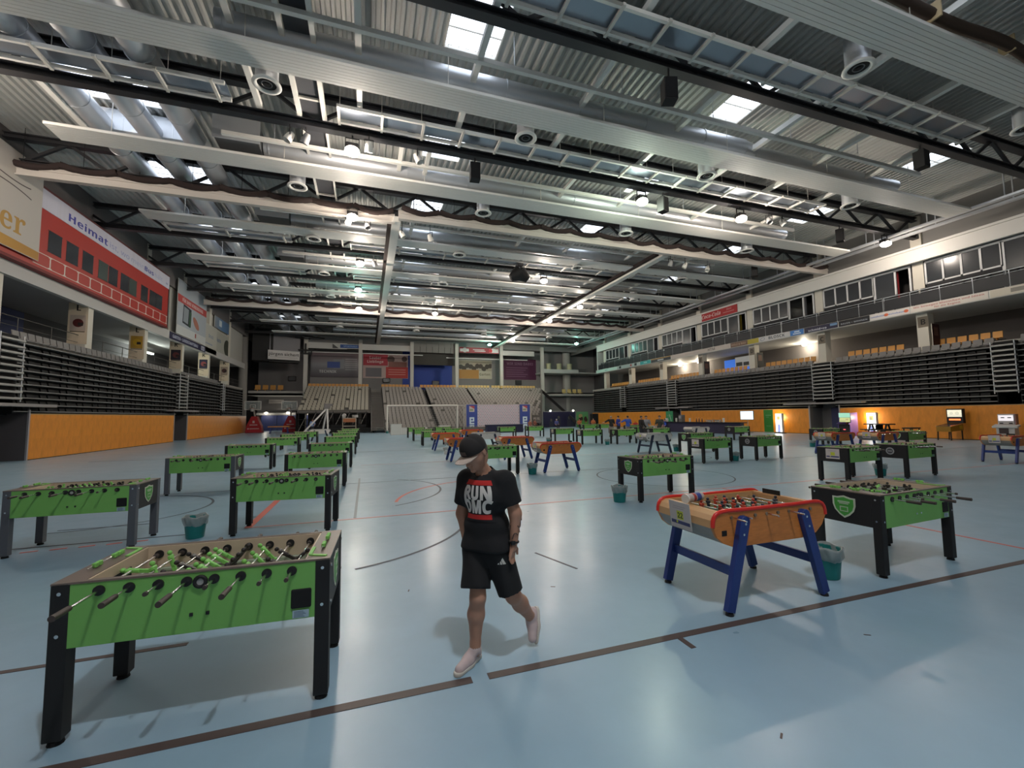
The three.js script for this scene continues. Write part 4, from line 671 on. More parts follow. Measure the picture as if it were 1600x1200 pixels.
    if (detail > 0) {
      const gs = []; for (let j = 0; j < COUNT[i]; j++) { const z = COUNT[i] === 1 ? 0 : (j - (COUNT[i] - 1) / 2) * [0, 0, .24, .19, 0, .115][COUNT[i]]; gs.push(fig.clone().rotateZ(ph).translate(x, .858, z + sh * .6)); }
      if (detail > 1) gs.forEach(g => part('figure', g, own ? greenLt : M(.03, .022, .02, .5), r)); else part('figure', gs, own ? greenLt : rodGrip, r);
      part('stopper', [cyl(.017, .017, .025, x, .858, .3 + sh * .3, 8, [Math.PI / 2, 0, 0]), cyl(.017, .017, .025, x, .858, -.3 + sh * .3, 8, [Math.PI / 2, 0, 0])], rodGrip, r);
    }
    for (const s of [-1, 1]) part('bearing', bearing.clone().translate(x, .858, s * (hw - .002)), black, t);
    for (const s of detail > 1 ? [-1, 1] : []) part('bearing', bearing.clone().translate(x, .858, s * .335), black, t);
  }
  // ball ring in the middle of the side, two small holes, counters on the end boards
  part('ball_ring', new THREE.TorusGeometry(.031, .012, 8, 18).translate(0, .85, hw + .004), black, t); part('ball_ring_insert', cyl(.024, .024, .012, 0, .85, hw, 14, [Math.PI / 2, 0, 0]), M(.4, .4, .38, .5), t);
  part('small_hole', [rbox(.02, .022, .01, -.045, .652, hw - .002, .003), rbox(.02, .022, .01, .045, .652, hw - .002, .003)], opt.paleHoles ? chrome : black, t);
  for (const s of [-1, 1]) {
    const c = part('score_counter', bar([s * .685, .94, -.2], [s * .685, .94, .2], .004, 5), chrome, t);
    part('counter_bead', [0, 1, 2, 3, 4].map(i => rbox(.026, .03, .034, s * .685, .94, -.17 + i * .042 + (i > 2 ? .12 : 0), .006)), greenLt, c);
    part('corner_strip', [beam([s * .62, .924, s * .1], [s * .62, .924, s * .28], .022, .008), beam([s * .62, .924, s * .28], [s * .73, .924, s * .33], .022, .008)], greenLt, t);
  }
  return t;
}
const where = (t, x, z, a = 0) => { t.position.set(x, 0, z); t.rotation.y = a; return t; };
const GT = 'green football tables';
// near ones, full detail
where(greenTable('large green football table nearest to the camera at lower left', 2, { k: 1, lift: 0 }), -.97, -3.67, -.045);
where(greenTable('green football table with large shield on its end, beside the nearest orange table', 2, { k: 2, lift: 3, paleHoles: true }), 6.23, -3.77, .068);
where(greenTable('green football table directly behind the nearest one, left of the aisle', 2, { k: 3, lift: 5 }), -1.27, -8.36, -.12);
where(greenTable('green football table at the left picture edge with grey legs and shield end', 2, { k: 4, greyLegs: true }), -3.99, -8.32, -.013);
where(greenTable('green football table standing alone right of centre with a bin at its left leg', 2, { k: 5, lift: 4 }), 6.22, -8.29, .075);
// further ones
const rest = [
  [-1.29, -13.14, 0, 'green football table, third from the camera in the row left of the aisle', 1, {}],
  [-3.96, -13.3, -.04, 'green football table with grey legs, second in the leftmost row', 1, { greyLegs: true }],
  [12.53, -8.28, .08, 'left green table of the pair behind the large shield table, white paper on end', 1, { end: 'paper' }],
  [14.87, -8.28, .074, 'right green table of the pair behind the large shield table, round badge on end', 1, { end: 'round' }],
  [12.6, -13.41, .078, 'green football table with white paper on its end beside a teal bin, middle right', 1, { end: 'paper' }],
  [15.11, -13.35, .08, 'green football table with round badge right of the teal bin, middle right', 1, { end: 'round' }],
  [3.86, -13.4, .09, 'green football table partly hidden behind the head of the walking man', 1, {}],
  [15.18, -17.02, .03, 'green football table with shield end directly behind the middle right pair', 1, {}],
  [24.65, -17.51, .02, 'green football table with round badge near the right wall beside a teal bin', 1, { end: 'round' }],
  [23.68, -13.07, .06, 'green football table with shield end at the right in front of the pinball machine', 1, {}],
  [-4.07, -18.41, .01, 'green football table, third in the leftmost row', 0, {}], [-1.28, -17.9, .01, 'green football table, fourth from the camera in the row left of the aisle', 0, {}],
  [-3.95, -24.2, .02, 'green football table, fourth in the leftmost row', 0, {}], [-1.26, -23.9, .02, 'green football table, fifth from the camera in the row left of the aisle', 0, {}],
  [-4.1, -28.94, .02, 'green football table, fifth in the leftmost row', 0, {}], [-1.32, -29.4, .02, 'green football table, sixth from the camera in the row left of the aisle', 0, {}],
  [-4.03, -33.4, .02, 'green football table, last in the leftmost row before the white table', 0, {}], [-1.32, -34.2, .02, 'green football table, seventh from the camera in the row left of the aisle', 0, {}],
  [-1.33, -39.8, .02, 'green football table, last in the row left of the aisle', 0, {}],
  [4.15, -28.4, 0, 'green football table behind the two orange tables left of the man\'s cap', 0, {}], [4.16, -34.2, 0, 'green football table beside the white boxes in front of the goal, nearer one', 0, {}], [4.2, -39.5, 0, 'green football table in front of the goal, farthest of the centre row', 0, {}],
  [6.5, -34.3, .02, 'green football table in front of the goal right of the white boxes', 0, {}], [6.6, -39.6, .02, 'green football table touching the left banner of the press wall', 0, {}],
  [11.3, -35.0, 0, 'green football table in front of the white press wall', 0, {}], [13.9, -35.1, .03, 'green football table at the right banner of the press wall', 0, {}],
  [13.09, -27.76, .03, 'green football table with small paper on its end, right of the press wall banner', 0, { end: 'paper' }], [13.42, -24.44, .05, 'green football table with paper on its end in front of the green poster', 0, { end: 'paper' }],
  [15.47, -23.72, .04, 'green football table with shield end in front of the men in blue shirts', 0, {}], [20.6, -37.6, 0, 'green football table below the green poster by the dark blue backdrop', 0, {}], [22.4, -37.6, .02, 'green football table at the left end of the far wooden wall', 0, {}],
  [21.9, -32.0, .03, 'green football table right of the men in blue shirts, red bag on it', 0, {}], [24.41, -23.39, .05, 'green football table with round badge in front of the counter with bottles', 0, { end: 'round' }],
  [19.3, -27.2, .04, 'green football table with shield end beside the white tables in front of the counter', 0, {}], [18.5, -24.3, .04, 'green football table with round badge left of the white table before the counter', 0, { end: 'round' }],
];
rest.forEach(([x, z, a, label, d, opt], i) => where(greenTable(label, d, { k: i + 9, paleTop: true, ...opt }), x, z, a));

// --- orange tables with rounded wooden sides on splayed blue legs; also in white with navy legs
const beech = noise(256, 128, (x, y) => { const n = fbm(x, y * 3, 6), s = vn(x * 20, y * 128, 128); const k = .9 + .12 * n - .07 * s; return [.86 * k, .53 * k, .26 * k]; }, true);
const beechMat = new THREE.MeshStandardMaterial({ map: beech, roughness: .45 }), beechPale = M(.60, .34, .155, .4), redTrim = M(.70, .03, .022, .3), legBlue = M(.018, .045, .21, .4);
const outline = [[-.66, .93], [-.715, .905], [-.742, .86], [-.748, .79], [-.70, .70], [-.62, .64], [-.50, .595], [.50, .595], [.60, .63], [.69, .70], [.748, .79], [.742, .86], [.715, .905], [.66, .93]];
function woodTable(label, detail, opt = {}) {
  const t = thing('football_table', label, 'football table'), w = .395, body = opt.white ? M(.70, .65, .61, .5) : beechMat, pale = opt.white ? M(.58, .52, .50, .5) : beechPale, trim = opt.white ? M(.45, .42, .40, .4) : redTrim, lm = opt.white ? M(.02, .028, .06, .5) : legBlue;
  for (const s of [-1, 1]) {
    part('side_board', extrude(shape(outline), .026, .003).translate(0, 0, s > 0 ? w - .026 : -w), body, t);
    part('trim', tube([[-.747, .80, s * w], [-.742, .86, s * w], [-.715, .908, s * w], [-.66, .934, s * w], [-.3, .936, s * w], [.3, .936, s * w], [.66, .934, s * w], [.715, .908, s * w], [.742, .86, s * w], [.747, .80, s * w]], .02, 40, 8), trim, t);
    const e = s, strip = (a, b, th) => beam([e * (a[0] + b[0]) / 2 - e * 0, (a[1] + b[1]) / 2, -w + .02], [e * (a[0] + b[0]) / 2, (a[1] + b[1]) / 2, w - .02], th, .02).translate(0, 0, 0);
    const seg = (a, b) => { const L = Math.hypot(a[0] - b[0], a[1] - b[1]); return box(L + .006, .02, 2 * w - .05, 0, 0, 0, [0, 0, Math.atan2(b[1] - a[1], e * (b[0] - a[0]))]).translate(e * (a[0] + b[0]) / 2, (a[1] + b[1]) / 2, 0); };
    part('end_board', [seg([.655, .92], [.71, .895]), seg([.71, .895], [.735, .855]), seg([.735, .855], [.74, .79]), box(.06, .02, 2 * w - .05, e * .635, .918, 0)], pale, t);
    part('end_underside', [seg([.74, .79], [.69, .705]), seg([.69, .705], [.61, .645]), seg([.61, .645], [.5, .605])], M(.30, .27, .24, .5), t);
    for (const q of [-1, 1]) {
      const A = [q * .40, .83], B = [q * .625, .035], hwid = .052, dx = B[0] - A[0], dy = B[1] - A[1], L = Math.hypot(dx, dy), nx = -dy / L * hwid, ny = dx / L * hwid, sh = new THREE.Shape();
      sh.moveTo(A[0] + nx, A[1] + ny); sh.absarc(A[0], A[1], hwid, Math.atan2(ny, nx), Math.atan2(ny, nx) + Math.PI, q > 0 ? false : false); sh.lineTo(B[0] - nx * .82, B[1] - ny * .82); sh.lineTo(B[0] + nx * .82, B[1] + ny * .82); sh.closePath();
      const lg = part('leg', extrude(sh, .05, .004).translate(0, 0, s > 0 ? w + .004 : -w - .054), lm, t);
      part('foot', [cyl(.034, .038, .022, B[0], .011, s * (w + .03), 12), cyl(.012, .012, .03, B[0], .03, s * (w + .03), 8)], black, lg);
      if (detail) part('bolt', [.0, .12].map(k => cyl(.012, .012, .008, A[0] + dx * (k + .02), A[1] + dy * (k + .02), s * (w + .058), 8, [Math.PI / 2, 0, 0])), chrome, lg);
    }
    if (detail) for (let i = 0; i < 8; i++) part('bearing', cyl(.016, .016, .02, -.525 + .15 * i, .875, s * (w + .006), 10, [Math.PI / 2, 0, 0]), M(.25, .2, .15, .4, .6), t);
  }
  for (const q of [-1, 1]) part('cross_bar', box(.03, .085, 2 * w + .02, q * .53, .37, 0, [0, 0, q * .27].map((v, i) => i === 2 ? 0 : v)), lm, t);
  part('floor_board', box(1.02, .02, 2 * w - .05, 0, .605, 0), M(.2, .16, .12, .6), t);
  part('playfield', new THREE.PlaneGeometry(1.2, .72).rotateX(-Math.PI / 2).translate(0, .80, 0), M(.07, .16, .08, .5), t);
  part('inner_wall', [box(1.3, .13, .014, 0, .862, w - .035), box(1.3, .13, .014, 0, .862, -w + .035), box(.014, .12, .72, .6, .855, 0), box(.014, .12, .72, -.6, .855, 0)], pale, t);
  const fr = opt.white ? M(.3, .28, .3, .5) : M(.55, .06, .03, .5), fb = M(.03, .035, .06, .5);
  for (let i = 0; i < 8; i++) {
    const x = -.525 + .15 * i, own = TEAM[i] === 0, sh = (hash(i, 31) - .5) * .12, r = part('rod', bar([x, .875, own ? -.36 : -.5 + sh], [x, .875, own ? .5 + sh : .36], .009, 6), chrome, t);
    part('handle', cyl(.008, .008, .06, x, .875, own ? .53 + sh : -.53 + sh, 6, [Math.PI / 2, 0, 0]), chrome, r);
    const gs = []; for (let j = 0; j < COUNT[i]; j++) { const z = COUNT[i] === 1 ? 0 : (j - (COUNT[i] - 1) / 2) * [0, 0, .26, .2, 0, .125][COUNT[i]]; gs.push(fig.clone().rotateZ((hash(i, 7) - .5) * .8).translate(x, .872, z)); }
    if (detail) gs.forEach(g => part('figure', g, own ? fr : fb, r)); else part('figure', gs, own ? fr : fb, r);
  }
  part('ball_return', rbox(.06, .05, .012, -.615, .735, w + .002, .004), blackMatte, t); part('score_board', box(.012, .06, .22, .62, .95, -.12), black, t);
  if (opt.sign) part('number_sign', box(.006, .27, .30, 0, 0, 0, [0, 0, .1]).translate(-.765, .83, -.02), M(.6, .57, .55, .6), t), part('number_print', new THREE.PlaneGeometry(.296, .262).rotateY(-Math.PI / 2).rotateZ(.1).translate(-.7695, .83, -.02), opt.num ? paperNum : paperPlain, t);
  return t;
}
where(woodTable('nearest orange wooden football table with red rim and number 22 paper on its end', 1, { sign: true, num: true }), 3.83, -3.7, .01);
{ const t = thing('ball_tube', 'clear plastic tube with red and blue band lying on the nearest orange table', 'tube', [3.29, .985, -3.77], .25); part('tube', cyl(.045, .045, .26, 0, 0, 0, 18, [0, 0, Math.PI / 2]), M(.55, .48, .44, .25), t); part('band', cyl(.0465, .0465, .07, .05, 0, 0, 18, [0, 0, Math.PI / 2]), M(.05, .08, .30, .4), t); part('red_band', cyl(.0465, .0465, .04, -.02, 0, 0, 18, [0, 0, Math.PI / 2]), M(.45, .05, .04, .4), t); part('cap', cyl(.047, .047, .02, -.13, 0, 0, 18, [0, 0, Math.PI / 2]), white, t); }
[[6.1, -13.45, .02, 'orange wooden football table on blue legs right of the walking man beside a teal bin', { sign: true }], [6.15, -17.9, .03, 'orange wooden football table behind the one right of the walking man', { sign: true }], [3.9, -18.1, .03, 'orange wooden football table half hidden behind the black cap', { sign: true }], [4.15, -24.1, .0, 'orange wooden football table left of the cap with blue legs', { sign: true }], [6.7, -28.6, .02, 'orange wooden football table farthest back above the cap', {}],
  [19.7, -13.6, .02, 'orange wooden football table with white paper at right beside the lit display', { sign: true }], [21.4, -12.9, .05, 'orange wooden football table with white paper at right in front of the black bench', { sign: true }], [21.75, -9.0, .03, 'orange wooden football table cut by the right picture edge', { sign: true }]].forEach(([x, z, a, label, o]) => where(woodTable(label, 1, o), x, z, a));
[[6.3, -23.3, .03, 'white football table right above the black cap', {}], [13.1, -17.5, .03, 'white football table on navy legs with a paper on its end, right of centre', { sign: true }], [20.6, -27.9, .03, 'white football table in front of the counter, left one', {}], [21.2, -23.7, .03, 'white football table in front of the counter, right one', {}], [-3.6, -38.4, .04, 'white football table at the end of the leftmost row', {}]].forEach(([x, z, a, label, o]) => where(woodTable(label, 0, { white: true, ...o }), x, z, a));

// --- teal bins with a plastic bag over the rim
function bin(label) {
  const t = thing('waste_bin', label, 'waste bin'), teal = M(.008, .17, .16, .4);
  part('bucket', lathe([[0, .004], [.115, 0], [.122, .01], [.155, .32], [.162, .325], [.158, .33], [.15, .32], [.118, .02], [0, .02]], 26), teal, t);
  const g = lathe([[.143, .2], [.164, .235], [.168, .28], [.172, .325], [.168, .345], [.155, .345], [.14, .25], [.10, .10], [0, .06]], 40), p = g.attributes.position;
  for (let i = 0; i < p.count; i++) { const x = p.getX(i), y = p.getY(i), z = p.getZ(i), a = Math.atan2(z, x), k = 1 + .05 * Math.sin(a * 5 + y * 20) + .03 * Math.sin(a * 11 - y * 33); p.setXYZ(i, x * k, y + (y > .2 ? .012 * Math.sin(a * 4) : .03 * Math.sin(a * 3)), z * k); }
  g.computeVertexNormals();
  part('bag_liner', g, new THREE.MeshPhysicalMaterial({ color: lin(.75, .77, .76), roughness: .35, transmission: .72, thickness: 0, side: THREE.DoubleSide }), t);
  return t;
}
{
  const b = bin('teal waste bin with plastic bag behind the nearest green table'); b.position.set(-2.57, 0, -8.24);
  [[5.16, -8.14, 'teal waste bin with white bag at the left leg of the lone green table'], [4.98, -3.62, 'dark teal waste bin with large plastic bag behind the nearest orange table'], [5.02, -12.91, 'teal waste bin at the leg of the orange table right of the man'], [14.62, -17.79, 'teal waste bin beside the white table on navy legs'], [13.66, -13.26, 'teal waste bin between the two middle right tables'], [22.71, -16.84, 'teal waste bin between orange table and green table near the right wall'], [14.17, -8.54, 'teal waste bin behind the leg of the paper marked table at right'], [14.07, -23.37, 'teal waste bin under the green table before the men in blue'], [2.26, -52.1, 'small teal waste bin at the foot of the left goal post'], [11.65, -26.87, 'teal waste bin under the paper marked table right of the press wall'], [9.6, -34.2, 'teal waste bin in front of the white press wall'], [3.75, -21.3, 'white waste bin under the orange table left of the cap']].forEach(([x, z, label], i) => { const c = dup(b, [x, 0, z], i, label); if (i === 11) c.traverse(o => { if (o.name === 'bucket') o.material = white; }); });
}

// ================================================================ people
// surface nets over a distance field: one continuous surface
function nets(f, lo, hi, h) {
  const n = [0, 1, 2].map(i => Math.ceil((hi[i] - lo[i]) / h) + 1), N = n[0] * n[1] * n[2], F = new Float32Array(N), id = (x, y, z) => x + n[0] * (y + n[1] * z);
  for (let z = 0; z < n[2]; z++) for (let y = 0; y < n[1]; y++) for (let x = 0; x < n[0]; x++) F[id(x, y, z)] = f(lo[0] + x * h, lo[1] + y * h, lo[2] + z * h);
  const vi = new Int32Array(N).fill(-1), pos = [], idx = [], C = [[0, 0, 0], [1, 0, 0], [0, 1, 0], [1, 1, 0], [0, 0, 1], [1, 0, 1], [0, 1, 1], [1, 1, 1]], E = [[0, 1], [2, 3], [4, 5], [6, 7], [0, 2], [1, 3], [4, 6], [5, 7], [0, 4], [1, 5], [2, 6], [3, 7]];
  for (let z = 0; z < n[2] - 1; z++) for (let y = 0; y < n[1] - 1; y++) for (let x = 0; x < n[0] - 1; x++) {
    const v = C.map(c => F[id(x + c[0], y + c[1], z + c[2])]); let s = 0; for (const q of v) if (q < 0) s++;
    if (s === 0 || s === 8) continue;
    let k = 0, px = 0, py = 0, pz = 0;
    for (const [a, b] of E) if ((v[a] < 0) !== (v[b] < 0)) { const t = v[a] / (v[a] - v[b]); px += C[a][0] + t * (C[b][0] - C[a][0]); py += C[a][1] + t * (C[b][1] - C[a][1]); pz += C[a][2] + t * (C[b][2] - C[a][2]); k++; }
    vi[id(x, y, z)] = pos.length / 3; pos.push(lo[0] + (x + px / k) * h, lo[1] + (y + py / k) * h, lo[2] + (z + pz / k) * h);
  }
  const quad = (a, b, c, d, flip) => flip ? idx.push(a, c, b, a, d, c) : idx.push(a, b, c, a, c, d);
  for (let z = 1; z < n[2] - 1; z++) for (let y = 1; y < n[1] - 1; y++) for (let x = 1; x < n[0] - 1; x++) {
    const q = F[id(x, y, z)] < 0;
    if (q !== F[id(x + 1, y, z)] < 0) quad(vi[id(x, y - 1, z - 1)], vi[id(x, y, z - 1)], vi[id(x, y, z)], vi[id(x, y - 1, z)], !q);
    if (q !== F[id(x, y + 1, z)] < 0) quad(vi[id(x - 1, y, z - 1)], vi[id(x - 1, y, z)], vi[id(x, y, z)], vi[id(x, y, z - 1)], !q);
    if (q !== F[id(x, y, z + 1)] < 0) quad(vi[id(x - 1, y - 1, z)], vi[id(x, y - 1, z)], vi[id(x, y, z)], vi[id(x - 1, y, z)], !q);
  }
  const g = new THREE.BufferGeometry(); g.setAttribute('position', new THREE.Float32BufferAttribute(pos, 3)); g.setIndex(idx); g.computeVertexNormals();
  g.setAttribute('uv', new THREE.Float32BufferAttribute(new Float32Array(pos.length / 3 * 2), 2)); return g;
}
const smin = (a, b, k) => { const h = Math.max(k - Math.abs(a - b), 0) / k; return Math.min(a, b) - h * h * k * .25; };
function cap(p, x, y, z) {                                        // p = [ax,ay,az,ra, bx,by,bz,rb]
  const bx = p[4] - p[0], by = p[5] - p[1], bz = p[6] - p[2], dx = x - p[0], dy = y - p[1], dz = z - p[2];
  const t = Math.max(0, Math.min(1, (dx * bx + dy * by + dz * bz) / (bx * bx + by * by + bz * bz + 1e-9)));
  return Math.hypot(dx - t * bx, dy - t * by, dz - t * bz) - (p[3] + t * (p[7] - p[3]));
}
const field3 = (bones, k) => (x, y, z) => { let d = 9; for (const b of bones) d = smin(d, cap(b, x, y, z), k); return d; };
const seg = (a, ra, b, rb) => [...a, ra, ...b, rb];
const grow = (bones, r) => bones.map(b => [b[0], b[1], b[2], b[3] + r, b[4], b[5], b[6], b[7] + r]);
function bounds(bones, m = .06) { const lo = [9, 9, 9], hi = [-9, -9, -9]; for (const b of bones) for (const o of [0, 4]) for (let i = 0; i < 3; i++) { lo[i] = Math.min(lo[i], b[o + i] - b[o + 3] - m); hi[i] = Math.max(hi[i], b[o + i] + b[o + 3] + m); } return [lo, hi]; }

// --- the walking man; local origin on the floor below him, -x.. +x as in the hall
{
  const OX = .9, OZ = -3.33, L = (x, y, z) => [x - OX, y, z - OZ];
  const t = thing('person', 'walking man in black cap, black printed T-shirt, black shorts and pale pink sneakers, looking down', 'person', [OX, 0, OZ]);
  const skinMap = M(.46, .235, .155, .55), F = [-.71, 0, .70], S = [.70, 0, .71];   // facing direction, his left
  const at = (c, f, s, u) => [c[0] + F[0] * f + S[0] * s, c[1] + u, c[2] + F[2] * f + S[2] * s];
  const pelvis = L(.91, .90, -3.34), waist = L(.905, 1.02, -3.34), chest = L(.90, 1.24, -3.34), neck0 = L(.895, 1.41, -3.345), neck1 = L(.845, 1.50, -3.31);
  const head = L(.80, 1.578, -3.288);
  const shR = at(chest, 0, -.17, .12), shL = at(chest, 0, .17, .125), elR = L(.735, 1.09, -3.48), elL = L(1.09, 1.12, -3.18), wrR = L(.755, .895, -3.42), wrL = L(1.07, .905, -3.165);
  const hipR = at(pelvis, .01, -.085, -.07), hipL = at(pelvis, .0, .085, -.07), knR = L(.815, .50, -3.28), anR = L(.805, .14, -3.33), knL = L(1.085, .49, -3.24), anL = L(1.30, .215, -3.44);
  const torso = [seg(at(pelvis, 0, -.06, 0), .115, at(pelvis, 0, .06, 0), .115), seg(at(waist, 0, -.06, 0), .105, at(waist, 0, .06, 0), .105), seg(at(chest, 0, -.085, .02), .115, at(chest, 0, .085, .02), .115), seg(shR, .058, shL, .058), seg(at(chest, .02, 0, .1), .09, neck0, .06), seg(pelvis, .11, chest, .12)];
  const armR = [seg(shR, .056, elR, .043), seg(elR, .043, wrR, .028)], armL = [seg(shL, .058, elL, .045), seg(elL, .047, wrL, .03)];
  const legR = [seg(hipR, .088, knR, .057), seg(knR, .058, [(knR[0] + anR[0]) / 2, .36, (knR[2] + anR[2]) / 2 - .015], .063), seg([(knR[0] + anR[0]) / 2, .36, (knR[2] + anR[2]) / 2 - .015], .063, anR, .038)];
  const mL = [knL[0] * .6 + anL[0] * .4 + .005, knL[1] * .6 + anL[1] * .4, knL[2] * .6 + anL[2] * .4 - .02], legL = [seg(hipL, .088, knL, .057), seg(knL, .058, mL, .062), seg(mL, .062, anL, .038)];
  const bodyB = [...torso, ...armR, ...armL, ...legR, ...legL, seg(neck0, .058, neck1, .054), seg(anR, .036, [anR[0], .08, anR[2]], .04), seg(anL, .036, [anL[0] + .01, anL[1] - .06, anL[2]], .036)];
  const gBody = nets(field3(bodyB, .03), ...bounds(bodyB), .012);
  // head: looks down to his right-front; axes hf forward, hu up, hs his left
  const hf = V(-.72, -.52, .46).normalize(), hs = V(.52, 0, .82).normalize(), hu = hs.clone().cross(hf).normalize().multiplyScalar(-1); if (hu.y < 0) hu.negate();
  hs.copy(hf).cross(hu).normalize(); if (hs.x < 0) hs.negate();
  const H = (f, u, s) => [head[0] + hf.x * f + hu.x * u + hs.x * s, head[1] + hf.y * f + hu.y * u + hs.y * s, head[2] + hf.z * f + hu.z * u + hs.z * s];
  const hb = [seg(H(.005, .035, 0), .082, H(-.03, .03, 0), .082), seg(H(.03, -.02, -.02), .06, H(.03, -.02, .02), .06), seg(H(.045, -.075, -.012), .04, H(.045, -.075, .012), .04), seg(H(-.05, .0, 0), .066, H(-.045, -.06, 0), .05), seg(neck1, .052, H(-.045, -.05, 0), .05)];
  const feat = [seg(H(.09, .012, 0), .009, H(.108, -.028, 0), .015), seg(H(.1, -.032, -.012), .008, H(.1, -.032, .012), .008), seg(H(.085, .022, -.045), .012, H(.09, .022, -.015), .012), seg(H(.085, .022, .045), .012, H(.09, .022, .015), .012), seg(H(.088, -.058, -.018), .008, H(.088, -.058, .018), .008), seg(H(.086, -.07, -.014), .008, H(.086, -.07, .014), .008), seg(H(.08, -.1, -.008), .016, H(.08, -.1, .008), .016)];
  const ear = s => [seg(H(-.012, .02, s * .082), .012, H(-.02, -.02, s * .084), .008), seg(H(-.028, .026, s * .088), .008, H(-.03, -.005, s * .09), .007)];
  const headField = (x, y, z) => { let d = field3(hb, .035)(x, y, z); d = smin(d, field3(feat, .01)(x, y, z), .012); return smin(d, field3([...ear(1), ...ear(-1)], .008)(x, y, z), .006); };
  const gHead = nets(headField, ...bounds([...hb, ...feat]), .0045);
  // left hand hangs half in the pocket: palm and five curled fingers; right hand sits in the other pocket
  function hand(w, dir, side, fwd) {
    const d = V(...dir).normalize(), f = V(...fwd).normalize(), b = [], P = (a, q, n = 0) => [w[0] + d.x * a + f.x * q + side[0] * n, w[1] + d.y * a + f.y * q + side[1] * n, w[2] + d.z * a + f.z * q + side[2] * n];
    b.push(seg(P(-.01, 0), .025, P(.03, .0), .027), seg(P(.03, -.022), .014, P(.085, -.03), .013), seg(P(.03, -.008), .015, P(.09, -.01), .013), seg(P(.03, .01), .015, P(.09, .011), .013), seg(P(.03, .022), .014, P(.083, .03), .012));
    const fing = [];
    [[-.03, .062], [-.01, .072], [.011, .068], [.03, .052]].forEach(([q, len]) => { fing.push(seg(P(.085, q), .0095, P(.085 + len * .5, q * 1.05, -.006), .009), seg(P(.085 + len * .5, q * 1.05, -.006), .009, P(.085 + len * .85, q * 1.05, -.022), .0075)); });
    const th = [seg(P(.02, -.02), .015, P(.055, -.052, -.012), .012), seg(P(.055, -.052, -.012), .0115, P(.09, -.058, -.022), .009)];
    const fl = fing; return nets((x, y, z) => smin(field3(b, .012)(x, y, z), Math.min(field3(fl, .003)(x, y, z), field3(th, .006)(x, y, z)), .006), ...bounds([...b, ...fing, ...th], .02), .004);
  }
  const gHL = hand(wrL, [-.2, -1, .03], [-.55, 0, -.5], F), gHR = hand(wrR, [.3, -1, .3], [.6, 0, .5], F);
  part('body', [gBody, gHead, gHL, gHR], skinMap, t);
  // tattoos on the left arm: slim dark marks lying on the skin
  const tat = []; for (let i = 0; i < 12; i++) { const a = i * 2.4, k = .45 + (i % 6) * .1, lower = i > 5, A = lower ? elL : shL, B = lower ? wrL : elL, c = [A[0] + (B[0] - A[0]) * (lower ? k - .35 : k + .05), A[1] + (B[1] - A[1]) * (lower ? k - .35 : k + .05), A[2] + (B[2] - A[2]) * (lower ? k - .35 : k + .05)], r = lower ? .043 : .047; tat.push(tube([0, 1, 2, 3].map(j => [c[0] + Math.cos(a + j * .35) * r, c[1] + .018 * Math.sin(j * 2 + i) - .01 * j, c[2] + Math.sin(a + j * .35) * r]), .004, 8, 4)); }
  part('tattoo', tat, M(.10, .07, .06, .7), t);
  // T-shirt
  const shirtB = [...grow(torso, .022), seg(shR, .085, [shR[0] + (elR[0] - shR[0]) * .8, shR[1] + (elR[1] - shR[1]) * .8, shR[2] + (elR[2] - shR[2]) * .8], .076), seg(shL, .085, [shL[0] + (elL[0] - shL[0]) * .8, shL[1] + (elL[1] - shL[1]) * .8, shL[2] + (elL[2] - shL[2]) * .8], .078), seg(at(pelvis, .01, -.075, -.06), .142, at(pelvis, .01, .075, -.06), .142), ];
  const cutArm = (A, B) => { const d = V(...B).sub(V(...A)), l = d.length(); d.normalize(); return (x, y, z) => ((x - A[0]) * d.x + (y - A[1]) * d.y + (z - A[2]) * d.z) - l * .72; };
  const cR = cutArm(shR, elR), cL = cutArm(shL, elL), sf = field3(shirtB, .035), inArm = (x, z) => (x - chest[0]) * S[0] + (z - chest[2]) * S[2];
  const tF = field3([...shirtB.slice(0, 6), shirtB[8]], .035), aR = field3([shirtB[6]], .01), aL = field3([shirtB[7]], .01);
  const shirtField = (x, y, z) => {
    let d = tF(x, y, z) + .004 * Math.sin(y * 26 + x * 18) * Math.max(0, 1.15 - y) * 2;
    d = smin(d, Math.min(Math.max(aL(x, y, z), cL(x, y, z)), Math.max(aR(x, y, z), cR(x, y, z))), .03);
    d = Math.max(d, .845 - y); const nd = cap([...neck0, .072, ...neck1, .075], x, y, z); return Math.max(d, -nd, y - 1.475);
  };
  part('t_shirt', nets(shirtField, ...bounds(shirtB, .03), .011), M(.010, .0095, .011, .9), t);
  // print on the chest, draped on the shirt
  {
    const W = .31, Hh = .325, nx = 22, ny = 24, g = new THREE.PlaneGeometry(W, Hh, nx, ny), p = g.attributes.position, PF = V(-.50, .04, .86).normalize(), PS = V(.86, 0, .50).normalize(), c0 = V(...at(chest, 0, -.03, 0));
    for (let i = 0; i < p.count; i++) {
      const u = p.getX(i) / .175 - .1, v = p.getY(i), D = V(PF.x * Math.cos(u) + PS.x * Math.sin(u), 0, PF.z * Math.cos(u) + PS.z * Math.sin(u)); let r = .45;
      const y = chest[1] - .005 + v; for (let k = 0; k < 60; k++) { const d = shirtField(c0.x + D.x * r, y, c0.z + D.z * r); if (d < .0045) break; r -= Math.max(.0015, d * .5); }
      p.setXYZ(i, c0.x + D.x * r, y, c0.z + D.z * r);
    }
    g.computeVertexNormals();
